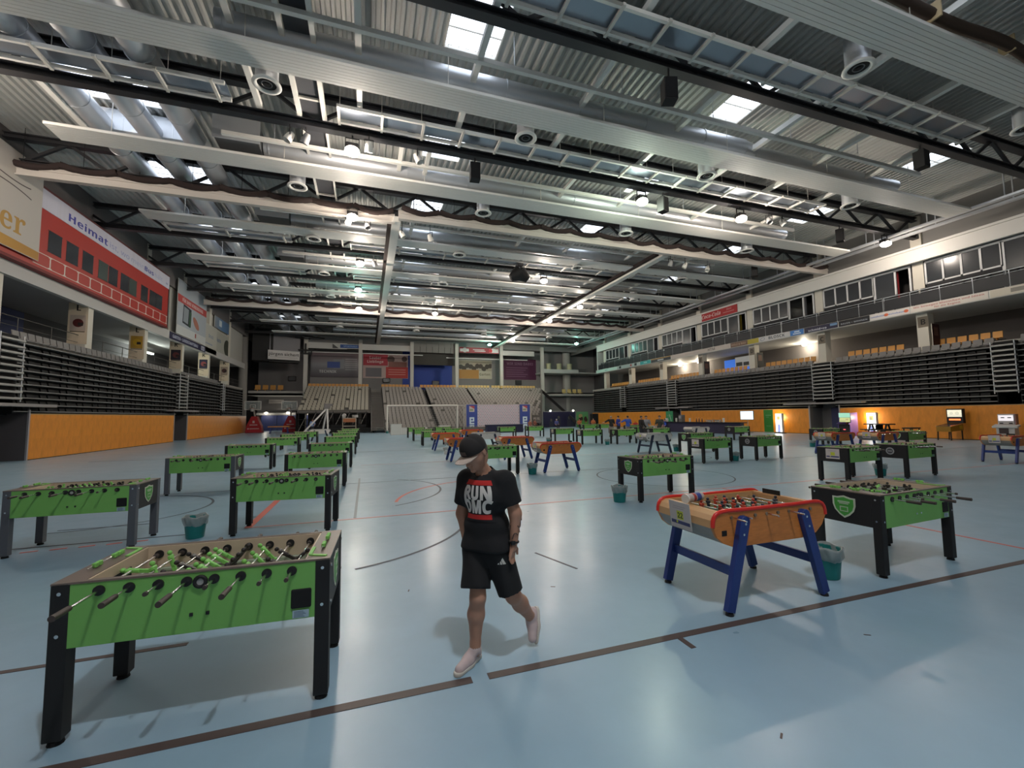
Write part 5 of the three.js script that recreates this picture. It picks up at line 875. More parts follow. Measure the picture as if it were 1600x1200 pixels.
    part('shirt_print', g, print(570, 650, (c, w, h) => {
      c.fillStyle = '#18171a'; c.fillRect(0, 0, w, h); c.fillStyle = '#c42b27'; c.fillRect(30, 34, w - 60, 70); c.fillRect(30, h - 104, w - 60, 70);
      const big = (s, y) => { c.save(); c.translate(w / 2, y); c.scale(1.02, 1.25); c.font = 'bold 218px sans-serif'; c.textAlign = 'center'; c.textBaseline = 'middle'; c.lineWidth = 14; c.lineJoin = 'round'; c.fillStyle = c.strokeStyle = '#ddd6d0'; const k = (w - 90) / Math.max(1, c.measureText(s).width); c.scale(k, 1); c.fillText(s, 0, 0); c.strokeText(s, 0, 0); c.restore(); };
      big('RUN', 222); big('DMC', 428);
    }, .85), t);
  }
  // shorts
  const kR = [hipR[0] + (knR[0] - hipR[0]) * .98 - .02, hipR[1] + (knR[1] - hipR[1]) * .98, hipR[2] + (knR[2] - hipR[2]) * .98], kL = [hipL[0] + (knL[0] - hipL[0]) * .98 - .01, hipL[1] + (knL[1] - hipL[1]) * .98, hipL[2] + (knL[2] - hipL[2]) * .98];
  const sR = [seg(hipR, .118, kR, .112)], sL = [seg(hipL, .118, kL, .10)], pel = [seg(at(pelvis, 0, -.07, .02), .125, at(pelvis, 0, .07, .02), .125), seg(hipR, .115, hipL, .115)];
  const cut2 = (A, B, k) => { const d = V(...B).sub(V(...A)), l = d.length(); d.normalize(); return (x, y, z) => ((x - A[0]) * d.x + (y - A[1]) * d.y + (z - A[2]) * d.z) - l * k; };
  const kcR = cut2(hipR, kR, .84), kcL = cut2(hipL, kL, .93), fR = field3(sR, .02), fL = field3(sL, .02), fP = field3(pel, .04);
  const shortsField = (x, y, z) => { const wv = .004 * Math.sin(x * 60 + y * 9); return Math.max(smin(fP(x, y, z), Math.min(Math.max(fR(x, y, z) + wv, kcR(x, y, z)), Math.max(fL(x, y, z) + wv, kcL(x, y, z))), .03), y - .99); };
  part('shorts', nets(shortsField, ...bounds([...sR, ...sL, ...pel], .03), .011), M(.011, .0105, .0115, .88), t);
  { const c = V(...at([hipL[0] + (kL[0] - hipL[0]) * .22, hipL[1] + (kL[1] - hipL[1]) * .22, hipL[2] + (kL[2] - hipL[2]) * .22], 0, 0, 0)), PF = V(-.2, .05, .97).normalize(), tri = [[[-.028, 0], [-.014, 0], [-.02, .012]], [[-.010, 0], [.006, 0], [-.005, .024], [-.012, .014]], [[.010, 0], [.03, 0], [.006, .042], [-.004, .028]]].map(q => { const g = new THREE.ShapeGeometry(shape(q)).scale(1.15, 1.15, 1), p = g.attributes.position; for (let i = 0; i < p.count; i++) { const o = c.clone().add(V(p.getX(i) * .98, p.getY(i), p.getX(i) * .2)); let s = .3; for (let k = 0; k < 80; k++) { const d = shortsField(o.x + PF.x * s, o.y + PF.y * s, o.z + PF.z * s); if (d < .004) break; s -= Math.max(.0015, d * .5); } p.setXYZ(i, o.x + PF.x * s, o.y + PF.y * s, o.z + PF.z * s); } g.computeVertexNormals(); return g; }); part('shorts_emblem', tri, M(.6, .57, .52, .7), t); }
  // shoes
  const shoeM = M(.56, .44, .43, .7), soleM = M(.62, .57, .50, .6);
  function shoe(an, heel, toe, up) {
    const h = V(...heel), d = V(...toe).sub(h), l = d.length(); d.normalize(); const u = V(...up).normalize(), P = (a, b) => [h.x + d.x * a * l + u.x * b, h.y + d.y * a * l + u.y * b, h.z + d.z * a * l + u.z * b];
    const b = [seg(P(.08, .045), .038, P(.5, .04), .043), seg(P(.5, .038), .043, P(.88, .03), .034), seg(P(.12, .05), .036, an, .043), seg(P(.4, .06), .036, an, .04)];
    const so = [seg(P(.05, .012), .036, P(.5, .01), .043), seg(P(.5, .01), .044, P(.93, .012), .036)], side = d.clone().cross(u);
    const flatSole = (x, y, z) => { const v = (x - h.x) * u.x + (y - h.y) * u.y + (z - h.z) * u.z; return Math.max(field3(so, .02)(x, y, z), v - .026, -v - .004); };
    const s = part('shoe', nets(field3(b, .02), ...bounds(b, .02), .006), shoeM, t); part('sole', nets(flatSole, ...bounds(so, .02), .005), soleM, s);
    part('laces', [.42, .5, .58, .66].map(a => { const c = P(a, .088 - (a - .42) * .09); return tube([[c[0] - side.x * .022, c[1] - side.y * .022 - .006, c[2] - side.z * .022], [c[0], c[1] + .004, c[2]], [c[0] + side.x * .022, c[1] + side.y * .022 - .006, c[2] + side.z * .022]], .0035, 6, 4); }), M(.66, .58, .56, .7), s);
  }
  shoe([anR[0], .10, anR[2]], L(.845, .004, -3.40), L(.635, .004, -3.20), [0, 1, 0]);
  shoe([anL[0], anL[1], anL[2]], L(1.385, .235, -3.50), L(1.315, .035, -3.38), [-.9, .25, .15]);
  part('sock', [bar([anR[0], .09, anR[2]], [anR[0], .155, anR[2]], .043, 16)], M(.62, .57, .55, .8), t);
  part('watch', [place(new THREE.TorusGeometry(.034, .008, 8, 20), [wrL[0], wrL[1] + .012, wrL[2]], [Math.PI / 2, 0, 0]), rbox(.035, .03, .02, wrL[0] - .015, wrL[1] + .012, wrL[2] + .03, .004)], black, t);
  // cap and brim
  const capB = [seg(H(.012, .052, 0), .092, H(-.028, .05, 0), .092), seg(H(.0, .075, 0), .085, H(-.02, .08, 0), .08)];
  const capF = (x, y, z) => { const v = V(x - head[0], y - head[1], z - head[2]), uu = v.dot(hu), ff = v.dot(hf); return Math.max(field3(capB, .03)(x, y, z), (.030 + ff * .12) - uu); };
  const cp = part('cap', nets(capF, ...bounds(capB, .02), .006), M(.022, .018, .017, .85), t);
  const bs = new THREE.Shape(); bs.moveTo(-.078, .03); bs.quadraticCurveTo(-.082, .12, -.045, .165); bs.quadraticCurveTo(0, .188, .045, .165); bs.quadraticCurveTo(.082, .12, .078, .03); bs.quadraticCurveTo(.05, .075, 0, .08); bs.quadraticCurveTo(-.05, .075, -.078, .03);
  const bg = new THREE.ExtrudeGeometry(bs, { depth: .006, bevelEnabled: false, curveSegments: 12 }), bp = bg.attributes.position;
  for (let i = 0; i < bp.count; i++) { const s = bp.getX(i), f = bp.getY(i), u = bp.getZ(i); const q = H(f + .012, .034 + u - s * s * 2.2, s); bp.setXYZ(i, ...q); }
  bg.computeVertexNormals(); part('brim', bg, M(.50, .40, .34, .7), cp); part('button', ball(.009, ...H(-.01, .165, 0)), M(.022, .018, .017, .85), cp);
  part('cap_patch', (() => { const g = new THREE.PlaneGeometry(.06, .035, 4, 2), p = g.attributes.position; for (let i = 0; i < p.count; i++) p.setXYZ(i, ...H(.108 - p.getX(i) ** 2 * 4, .075 + p.getY(i), p.getX(i))); g.computeVertexNormals(); return g; })(), M(.12, .08, .07, .7), cp);
  part('hair', nets((x, y, z) => { const v = V(x - head[0], y - head[1], z - head[2]), uu = v.dot(hu), ff = v.dot(hf); return Math.max(field3(grow([hb[0], hb[3]], .003), .035)(x, y, z), uu - .05, ff + .012, -.055 - uu); }, ...bounds(hb, .02), .006), M(.10, .065, .045, .8), t);
  part('eye', [ball(.009, ...H(.088, .006, -.03)), ball(.009, ...H(.088, .006, .03))], M(.5, .48, .45, .3), t);
}
// --- people far off: one body surface each, clothes over it
function farPerson(label, x, z, turn, o) {
  const t = thing('person', label, 'person', [x, 0, z], turn), sit = o.sit, d = sit ? -.40 : 0, b = [];
  const hip = [0, .92 + d, 0], ch = [0, 1.3 + d, o.lean ? .12 : 0], nk = [0, 1.46 + d, o.lean ? .16 : 0], hd = [0, 1.62 + d, o.lean ? .22 : .01];
  const arm = s => { const sh = [s * .19, 1.4 + d, ch[2]], el = o.reach && s === o.reach ? [s * .48, 1.24 + d, ch[2] + .06] : [s * .27, 1.12 + d, ch[2] + .04], wr = o.reach && s === o.reach ? [s * .72, 1.16 + d, ch[2] + .1] : [s * .22, .95 + d, ch[2] + .22]; return [seg(sh, .055, el, .042), seg(el, .042, wr, .03), seg(wr, .034, [wr[0], wr[1] - .05, wr[2] + .06], .028)]; };
  const leg = s => { const h = [s * .09, .9 + d, 0], k = sit ? [s * .12, .5, .42] : [s * .1, .5, .03], a = sit ? [s * .12, .1, .40] : [s * .11, .09, 0]; return [seg(h, .09, k, .06), seg(k, .058, a, .04), seg([a[0], .045, a[2]], .04, [a[0] + s * .02, .035, a[2] + .15], .032)]; };
  const torso = [seg([-.06, hip[1], 0], .115, [.06, hip[1], 0], .115), seg([-.07, ch[1], ch[2]], .115, [.07, ch[1], ch[2]], .115), seg(hip, .12, ch, .125), seg([-.17, 1.41 + d, ch[2]], .05, [.17, 1.41 + d, ch[2]], .05)];
  const headB = [seg([hd[0], hd[1] + .03, hd[2]], .085, [hd[0], hd[1] - .04, hd[2] + .02], .065), seg([0, hd[1] - .01, hd[2] + .09], .012, [0, hd[1] - .03, hd[2] + .1], .014), seg([-.085, hd[1], hd[2]], .016, [-.085, hd[1] + .02, hd[2]], .014), seg([.085, hd[1], hd[2]], .016, [.085, hd[1] + .02, hd[2]], .014)];
  const all = [...torso, ...arm(1), ...arm(-1), ...leg(1), ...leg(-1), seg(nk, .055, hd, .055), ...headB];
  part('body', nets(field3(all, .03), ...bounds(all), .024), M(.48, .26, .18, .6), t);
  const sb = [...grow(torso, .025), ...arm(1).slice(0, o.sleeve ? 2 : 1), ...arm(-1).slice(0, o.sleeve ? 2 : 1)].map((q, i) => i < 4 ? q : [q[0], q[1], q[2], q[3] + .03, q[4], q[5], q[6], q[7] + .028]), sF = field3(sb, .03);
  part('shirt', nets((a, y, c) => Math.max(sF(a, y, c), hip[1] - .08 - y, y - (1.47 + d)), ...bounds(sb), .024), M(...o.shirt, .85), t);
  const lb = [...grow([torso[0]], .02), ...grow(leg(1).slice(0, 2), .025), ...grow(leg(-1).slice(0, 2), .025)], lF = field3(lb, .02);
  part('trousers', nets((a, y, c) => Math.max(lF(a, y, c), (o.short ? .5 : .08) - y, y - hip[1] - .06), ...bounds(lb), .024), M(...(o.legs ?? [.03, .03, .04]), .85), t);
  part('shoes', nets(field3(grow([leg(1)[2], leg(-1)[2]], .012), .01), ...bounds(grow([leg(1)[2], leg(-1)[2]], .012)), .02), M(.06, .055, .055, .6), t);
  const hg = grow([headB[0]], .012); part('hair', nets((a, y, c) => Math.max(field3(hg, .02)(a, y, c), (hd[1] + .02) - y + Math.max(0, -(c - hd[2])) * -1.2, (c - hd[2]) - .075), ...bounds(hg), .016), M(...(o.hair ?? [.06, .04, .03]), .8), t);
  return t;
}
farPerson('bald man in black shirt reaching over a green table in front of the wooden wall', 19.45, -31.6, 2.9, { shirt: [.02, .018, .017], legs: [.30, .24, .2], reach: 1, hair: [.45, .3, .22] });
farPerson('man in dark blue printed shirt behind the green table', 20.15, -31.6, -2.6, { shirt: [.035, .05, .30], legs: [.05, .05, .06] });
farPerson('man in bright blue shirt with arm bent at the green table', 20.5, -30.75, 2.8, { shirt: [.05, .11, .48], legs: [.25, .22, .2], reach: 1 });
farPerson('person in black jacket standing at the left of the group before the counter', 18.3, -25.8, .4, { shirt: [.025, .02, .02], sleeve: 1 });
farPerson('man in grey T-shirt standing in the middle of the group before the counter', 19.0, -26.2, -.6, { shirt: [.26, .25, .28] });
farPerson('person in dark olive shirt standing at the right of the group before the counter', 20.0, -26.0, -.9, { shirt: [.06, .06, .05], short: 1 });
farPerson('man in bright blue shirt sitting at the left end of the counter', 29.5, -37.5, -1.8, { shirt: [.03, .09, .55], sit: 1 });
farPerson('man in light blue shirt standing beside the white tripod in the far left', -6.3, -57.5, .2, { shirt: [.25, .32, .55], lean: 1 });
farPerson('man with white hat in blue shirt sitting in front of the dark blue backdrop', 24.2, -53, .1, { shirt: [.1, .12, .32], sit: 1, hair: [.6, .6, .65] });
farPerson('person in red brown shirt sitting left of the man with white hat', 21.3, -53.6, .4, { shirt: [.25, .09, .06], sit: 1 });
farPerson('person in orange shirt sitting in front of the backdrop, left of the right one', 27.6, -53, -.2, { shirt: [.5, .16, .07], sit: 1 });
farPerson('person in orange shirt sitting at the right end before the backdrop', 30.0, -53.4, -.3, { shirt: [.55, .17, .06], sit: 1 });
farPerson('person in rust shirt sitting beside the end frame of the far stand', 19.4, -50.5, .3, { shirt: [.35, .13, .08], sit: 1 });

// ================================================================ goal, press wall, backdrop, far corner things
{
  const t = thing('goal', 'white soccer goal with net in front of the far stand', 'goal', [0, 0, -52.3]);
  part('goal_post', cyl(.09, .09, 3.2, 2.25, 1.6, 0, 12), M(.66, .63, .58, .5), t); part('goal_post', cyl(.09, .09, 3.2, 10.55, 1.6, 0, 12), M(.66, .63, .58, .5), t); part('crossbar', bar([2.2, 3.2, 0], [10.6, 3.2, 0], .09, 12), M(.66, .63, .58, .5), t);
  part('net_frame', [bar([2.25, 3.2, 0], [2.25, 3.0, -.6], .03), bar([2.25, 3, -.6], [2.25, 0, -.9], .03), bar([11.4, 3.2, -.1], [11.4, 0, -.2], .05), bar([10.55, 3.2, 0], [11.4, 3.2, -.1], .04), bar([10.55, 3.2, 0], [10.55, 3.0, -.6], .03), bar([10.55, 3, -.6], [10.55, 0, -.9], .03), bar([2.25, .03, -.9], [10.55, .03, -.9], .03)], M(.5, .48, .45, .5), t);
  const o = []; for (let i = 0; i < 34; i++) o.push(beam([2.3 + i * .25, 0, -.9], [2.3 + i * .25, 3.0, -.6], .012, .012)); for (let i = 1; i < 12; i++) o.push(beam([2.3, i * .25, -.9 + i * .025], [10.5, i * .25, -.9 + i * .025], .012, .012)); const n = part('net', o, M(.42, .40, .38, .8), t); n.userData.kind = 'stuff';
}
{
  const t = thing('press_wall', 'white press wall with rows of tiny logos between two blue banners', 'backdrop', [0, 0, -54]);
  part('frame', [box(9.2, .08, .12, 16.45, 3.36, -.06), box(.08, 3.3, .12, 12.0, 1.7, -.06), box(.08, 3.3, .12, 20.95, 1.7, -.06), box(9, 3.2, .05, 16.45, 1.72, -.1)], M(.5, .46, .4, .6), t);
  part('logo_panel', new THREE.PlaneGeometry(5.7, 3.2).translate(16.38, 1.74, 0), print(512, 288, (c, w, h) => { c.fillStyle = '#cfc4cc'; c.fillRect(0, 0, w, h); for (let j = 0; j < 16; j++) for (let i = 0; i < 24; i++) { c.fillStyle = ['#83767f', '#a0707e', '#6e6a78'][(i + j * 2) % 3]; c.fillRect(4 + i * 22 + (j % 2) * 11, 4 + j * 18, 11, 7); } }), t);
  const bm = print(128, 256, (c, w, h) => { c.fillStyle = '#3b4c96'; c.fillRect(0, 0, w, h); c.fillStyle = '#c4b8b4'; c.fillRect(34, 14, 60, 60); c.fillStyle = '#b54a4c'; c.beginPath(); c.moveTo(34, 14); c.lineTo(94, 14); c.lineTo(94, 44); c.fill(); c.fillStyle = '#8a9a7c'; c.fillRect(40, 44, 40, 20); c.fillStyle = '#cfe0e8'; c.fillRect(36, 128, 56, 128); c.fillStyle = '#3b4c96'; c.fillRect(54, 144, 22, 14); c.fillRect(54, 172, 38, 12); c.fillRect(36, 200, 56, 6); c.fillRect(56, 222, 18, 34); });
  for (const x of [12.78, 20.05]) part('blue_banner', new THREE.PlaneGeometry(1.45, 3.25).translate(x, 1.72, .01), bm, t);
  const tb = thing('covered_table', 'dark blue covered table in front of the press wall', 'table', [14.6, 0, -46]); part('cover', rbox(4.2, .85, .9, 0, .44, 0, .03), M(.02, .02, .06, .7), tb); part('table_top', box(4.3, .03, 1.0, 0, .88, 0), M(.03, .03, .07, .5), tb);
  [[2.9, -46.5, 1.15], [3.9, -46.8, .75], [5.3, -44.8, .8], [7.6, -44.5, .95]].forEach(([x, z, h], i) => { const b = thing('white_box', `white box standing by the green tables in front of the goal, ${ORD[i]} from the left`, 'box', [x, 0, z]); part('box_body', rbox(1.1, h, .7, 0, h / 2, 0, .03), M(.66, .64, .60, .6), b); part('lid', box(1.14, .06, .74, 0, h - .03, .0), M(.58, .56, .52, .6), b); });
}
{
  const t = thing('backdrop', 'dark blue backdrop with two small lamps and a picture of players', 'backdrop', [0, 0, -58]);
  part('panel', span(24.4, 29.6, .1, 2.35, -.08, 0), M(.022, .022, .08, .7), t); part('top_bar', box(5.3, .06, .08, 27, 2.38, 0), M(.4, .4, .4, .5), t);
  for (const x of [25.5, 29.2]) part('lamp', ball(.13, x, 2.5, .1), glow([1, .97, .8], 7), t);
  part('picture', new THREE.PlaneGeometry(5.1, 2.2).translate(27, 1.22, .012), print(256, 110, (c, w, h) => { c.fillStyle = '#1b1c40'; c.fillRect(0, 0, w, h); for (const [x, y] of [[120, 40], [205, 44], [60, 60], [240, 64]]) { c.fillStyle = '#56564c'; c.beginPath(); c.ellipse(x, y, 9, 11, 0, 0, 7); c.fill(); c.fillStyle = '#2e3040'; c.fillRect(x - 16, y + 10, 32, 50); } }), t);
  const g = thing('green_poster', 'green upright poster wall with brown figures right of the blue backdrop', 'poster', [0, 0, -57.2]); part('board', span(29.4, 31.3, .05, 2.3, -.06, 0), M(.10, .34, .09, .6), g);
  part('print', new THREE.PlaneGeometry(1.86, 2.2).translate(30.35, 1.18, .01), print(128, 152, (c, w, h) => { const q = c.createLinearGradient(0, 0, 0, h); q.addColorStop(0, '#5c9a6c'); q.addColorStop(1, '#4f9a3e'); c.fillStyle = q; c.fillRect(0, 0, w, h); c.fillStyle = '#a89a6a'; c.beginPath(); c.ellipse(42, 40, 22, 20, 0, 0, 7); c.fill(); for (const [x, y] of [[52, 74], [96, 70], [30, 82], [104, 86]]) { c.fillStyle = '#34241c'; c.beginPath(); c.ellipse(x, y, 16, 24, .3, 0, 7); c.fill(); c.fillStyle = '#a0714c'; c.beginPath(); c.ellipse(x - 2, y + 18, 9, 8, 0, 0, 7); c.fill(); } }), g);
  const p = thing('loudspeaker', 'black loudspeaker tower left of the far wooden wall', 'loudspeaker', [32.2, 0, -57]); part('cabinet', rbox(1.0, 2.0, .8, 0, 1.0, 0, .04), black, p); part('grille', box(.9, 1.8, .02, 0, 1.0, .41), blackMatte, p);
}
{ // two portable basketball stands in red covers
  [[-14.3, -66, 'basketball stand with red padded cover in front of the blue doors, left one'], [-9.9, -66, 'basketball stand with red padded cover in front of the blue doors, right one']].forEach(([x, z, label]) => {
    const t = thing('basketball_stand', label, 'basketball hoop', [x, 0, z]), red = M(.36, .012, .02, .6);
    part('padded_cover', extrude(shape([[-.95, 0], [.95, 0], [.8, .9], [.28, 2.1], [-.28, 2.1], [-.8, .9]]), 1.2, .04).translate(0, .05, -.6), red, t);
    part('cover_print', [box(.24, .3, .02, 0, 1.45, .66), box(.9, .1, .02, 0, 1.05, .66), box(1.1, .09, .02, .1, .55, .66), box(.16, .16, .02, -.62, .55, .66)], M(.5, .4, .4, .6), t);
    part('post', [beam([0, 2.1, -.1], [-.2, 3.6, .2], .16, .16)], M(.4, .38, .36, .5), t);
    part('backboard', box(1.9, 1.1, .02, -.2, 3.65, .4), new THREE.MeshPhysicalMaterial({ color: lin(.9, .95, .95), roughness: .1, transmission: .85, thickness: 0 }), t);
    part('backboard_frame', [box(2.0, .1, .06, -.2, 4.2, .4), box(2.0, .1, .06, -.2, 3.1, .4), box(.1, 1.1, .06, -1.15, 3.65, .4), box(.1, 1.1, .06, .75, 3.65, .4), box(.66, .05, .03, -.2, 3.75, .43), box(.05, .5, .03, -.5, 3.5, .43), box(.05, .5, .03, .1, 3.5, .43)], M(.62, .6, .57, .5), t);
    part('rim', place(new THREE.TorusGeometry(.25, .025, 8, 20), [-.2, 3.25, .75], [Math.PI / 2, 0, 0]), M(.5, .12, .06, .5), t);
    part('net', lathe([[.25, 0], [.17, -.4]], 12).translate(-.2, 3.25, .75), M(.5, .5, .5, .8, 0, { side: THREE.DoubleSide }), t);
  });
  [-14.6, -11.6, -8.6].forEach((x, i) => { const t = thing('door_lamp', `small bright lamp over the blue doors in the far left corner, ${ORD[i]} from the left`, 'lamp', [x, 2.72, -74.4]); part('lens', ball(.2, 0, 0, .1, 1.3, .7, .7), glow([1, .95, .78], 6), t); part('base', box(.4, .2, .12, 0, .05, 0), white, t); const l = new THREE.PointLight(new THREE.Color(1, .92, .75), 2.5, 0, 2); l.position.set(x, 2.5, -73.9); l.castShadow = true; scene.add(l); });
  const tp = thing('camera_tripod', 'tall white camera tripod before the left block of the far stand', 'tripod', [-4.4, 0, -54.5]);
  for (const [x, z] of [[-2.6, .6], [.2, 1.0], [-.6, -1]]) part('leg', beam([0, 3.05, 0], [x, .02, z], .16, .16), M(.66, .64, .62, .5), tp); part('head', [rbox(.7, .4, .5, 0, 3.15, 0, .05), rbox(.9, .25, .3, .1, 3.4, 0, .04)], M(.2, .19, .19, .5), tp);
  const cb = thing('cabinet', 'brown wooden cabinet with grey things on top beside the white tripod', 'cabinet', [-1.9, 0, -53]); part('carcass', [box(.08, 1.8, .8, -.7, .9, 0), box(.08, 1.8, .8, .7, .9, 0), box(1.4, .08, .8, 0, 1.8, 0), box(1.4, .08, .8, 0, .9, 0), box(1.4, .08, .8, 0, .1, 0)], M(.34, .28, .22, .6), cb); part('drawer_front', [box(1.3, .4, .06, 0, 1.55, .4), box(1.3, .35, .06, 0, .4, .4)], M(.32, .11, .04, .5), cb);
  [[-2.5, 2.25, 'grey spotlight'], [-1.3, 2.1, 'grey bundle']].forEach(([x, y, n], i) => { const s = thing(i ? 'cable_bundle' : 'spotlight', `${n} lying on the brown cabinet in the far left`, i ? 'cable' : 'lamp', [x, 1.84, -53]); part(i ? 'coil' : 'can', i ? [0, .1, .2].map(h => place(new THREE.TorusGeometry(.3, .06, 6, 16), [0, .08 + h, 0], [Math.PI / 2, 0, 0])) : [cyl(.2, .26, .6, 0, .27, 0, 14, [Math.PI / 2, 0, .4]), box(.4, .1, .3, 0, .03, 0)], M(.4, .38, .36, .5), s); });
  const tb = thing('trestle_table', 'small orange topped table on blue legs near the right basketball stand', 'table', [-10.4, 0, -60.5]); part('table_top', box(2.4, .12, .9, 0, .85, 0), M(.55, .24, .06, .5), tb); for (const x of [-1, 1]) for (const z of [-.35, .35]) part('leg', beam([x * .9, .8, z], [x, .01, z], .08, .08), legBlue, tb);
  const dk = thing('stage_platform', 'dark stacked stage parts at the foot of the left far stand', 'stage', [-1.6, 0, -56.6]); part('platform', [rbox(5.5, .5, 1.6, 0, .35, 0, .04), rbox(4, .35, 1.2, -.5, .78, -.1, .04)], blackMatte, dk); for (const x of [-2.4, 0, 2.4]) part('leg', box(.12, .3, .12, x, .15, .5), black, dk);
}
// ================================================================ along the right wall
{
  const yR = -Math.PI / 2;
  function pinball(label, z) {
    const t = thing('pinball_machine', label, 'pinball machine', [34.6, 0, z], yR);                                     // local +z looks into the hall
    part('cabinet', extrude(shape([[0, .62], [1.3, .55], [1.3, .85], [0, 1.02]]), .68, .01).rotateY(-Math.PI / 2).translate(.34, .0, -.55), M(.34, .17, .012, .45), t);
    part('rail', [beam([-.35, 1.03, -.55], [-.35, .87, .76], .03, .04), beam([.35, 1.03, -.55], [.35, .87, .76], .03, .04)], chrome, t);
    part('playfield_glass', box(.64, .01, 1.28, 0, .955, .1, [.122, 0, 0]), darkGlass, t);
    for (const x of [-.31, .31]) for (const z2 of [-.45, .68]) part('leg', beam([x, .62, z2], [x * 1.05, .01, z2 + .03], .05, .05), black, t);
    part('backbox', rbox(.82, .9, .24, 0, 1.5, -.6, .02), black, t);
    part('backglass', new THREE.PlaneGeometry(.7, .44).translate(0, 1.66, -.472), new THREE.MeshStandardMaterial({ map: texture(140, 88, (c, w, h) => { c.fillStyle = '#cfc9b0'; c.fillRect(0, 0, w, h); c.fillStyle = '#8a8d88'; c.fillRect(0, 56, w, 32); c.fillStyle = '#4c5a56'; c.beginPath(); c.arc(40, 46, 18, 0, 7); c.arc(96, 44, 20, 0, 7); c.fill(); }), emissive: lin(.9, .85, .65), emissiveIntensity: .55, roughness: .4 }), t);
    part('display', new THREE.PlaneGeometry(.56, .1).translate(0, 1.27, -.472), glow([1, .18, .05], 1.5), t);
    part('side_art', [box(.012, .24, .5, -.352, .8, -.2), box(.012, .2, .3, .352, .8, -.3)], M(.5, .35, .02, .5), t);
    return t;
  }
  pinball('pinball machine with lit backglass and yellow cabinet against the wooden wall', -16.75);
  const bench = thing('stool', 'small dark stool in front of the pinball machine', 'stool', [33.1, 0, -18.0]); part('seat', rbox(1.0, .08, .5, 0, .75, 0, .02), black, bench); for (const x of [-.42, .42]) for (const z of [-.18, .18]) part('leg', box(.05, .72, .05, x, .36, z), black, bench);
  {
    const t = thing('arcade_cabinet', 'colourful lit arcade cabinet with purple side beside the door', 'arcade machine', [34.75, 0, -22.9], yR);
    for (const s of [-1, 1]) part('side_panel', extrude(shape([[-.4, 0], [.45, 0], [.45, .85], [.62, .95], [.3, 1.05], [.36, 1.75], [-.4, 1.78]]), .03).rotateY(-Math.PI / 2).translate(s * .42 + .015, 0, 0), M(.22, .14, .5, .4), t);
    part('front', [box(.8, .85, .04, 0, .43, .4), box(.8, .05, .5, 0, .9, .36), box(.8, 1.75, .04, 0, .88, -.38)], black, t);
    part('screen', new THREE.PlaneGeometry(.78, .34).rotateX(-.12).translate(0, 1.23, .33), new THREE.MeshStandardMaterial({ map: texture(96, 42, (c, w, h) => { c.fillStyle = '#a3a86a'; c.fillRect(0, 0, w, h); c.fillStyle = '#8c3a34'; c.fillRect(56, 10, 22, 16); c.fillStyle = '#4f6a38'; c.fillRect(4, 26, 50, 12); }), emissive: lin(.6, .62, .3), emissiveIntensity: .5 }), t);
    part('marquee', rbox(.8, .34, .1, 0, 1.58, .33, .02), new THREE.MeshStandardMaterial({ color: lin(.3, .55, .25), emissive: lin(.3, .6, .5), emissiveIntensity: .6 }), t);
    part('control', [ball(.03, -.2, .98, .45), ball(.03, .2, .98, .45), bar([-.2, .92, .45], [-.2, .98, .45], .01), bar([.2, .92, .45], [.2, .98, .45], .01)], M(.5, .03, .03, .4), t); part('coin_light', box(.16, .06, .01, 0, .5, .425), glow([1, .1, .12], 1.2), t);
  }
  [[-21.3, 'lit white display column with yellow and blue logo, right of the arcade cabinet'], [-28.75, 'lit white display column with yellow and blue logo, right of the green roll-up']].forEach(([z, label]) => {
    const t = thing('light_display', label, 'light display', [34.9, 0, z], yR); part('case', rbox(.66, 1.7, .25, 0, .92, 0, .04), M(.6, .6, .58, .4), t); part('foot', box(.8, .06, .5, 0, .03, 0), black, t);
    part('lit_face', new THREE.PlaneGeometry(.6, 1.6).translate(0, .93, .128), new THREE.MeshStandardMaterial({ color: lin(.6, .6, .6), emissive: lin(1, 1, 1), emissiveMap: texture(96, 256, (c, w, h) => { c.fillStyle = '#ffffff'; c.fillRect(0, 0, w, h); c.fillStyle = '#c9a23c'; c.fillRect(24, 34, 48, 52); c.fillStyle = '#5c5f52'; c.fillRect(38, 46, 14, 40); c.fillStyle = '#8a8794'; c.fillRect(28, 96, 40, 10); c.fillStyle = '#4a5694'; c.fillRect(30, 150, 40, 106); }), emissiveIntensity: 1.6 }), t);
    const l = new THREE.RectAreaLight(new THREE.Color(1, .95, .85), 3, .6, 1.6); l.position.set(34.72, .95, z); l.lookAt(30, .95, z); scene.add(l);
    const l2 = new THREE.PointLight(new THREE.Color(1, .8, .45), 3, 0, 2); l2.position.set(35.3, 1.4, z - .6); l2.castShadow = true; scene.add(l2);
  });
  {
    const t = thing('bench_table', 'black picnic bench table in front of the wooden wall', 'table', [33.9, 0, -20.3], yR); part('table_top', rbox(1.6, .07, .7, 0, .95, 0, .02), black, t); for (const z of [-.6, .6]) part('bench', rbox(1.6, .06, .28, 0, .58, z, .02), black, t);
    for (const x of [-.5, .5]) part('support', [beam([x, .92, .1], [x, .03, .5], .08, .08), beam([x, .92, -.1], [x, .03, -.5], .08, .08), box(.08, .08, 1.3, x, .54, 0), box(.3, .3, .3, 0, .75, 0)], black, t);
  }
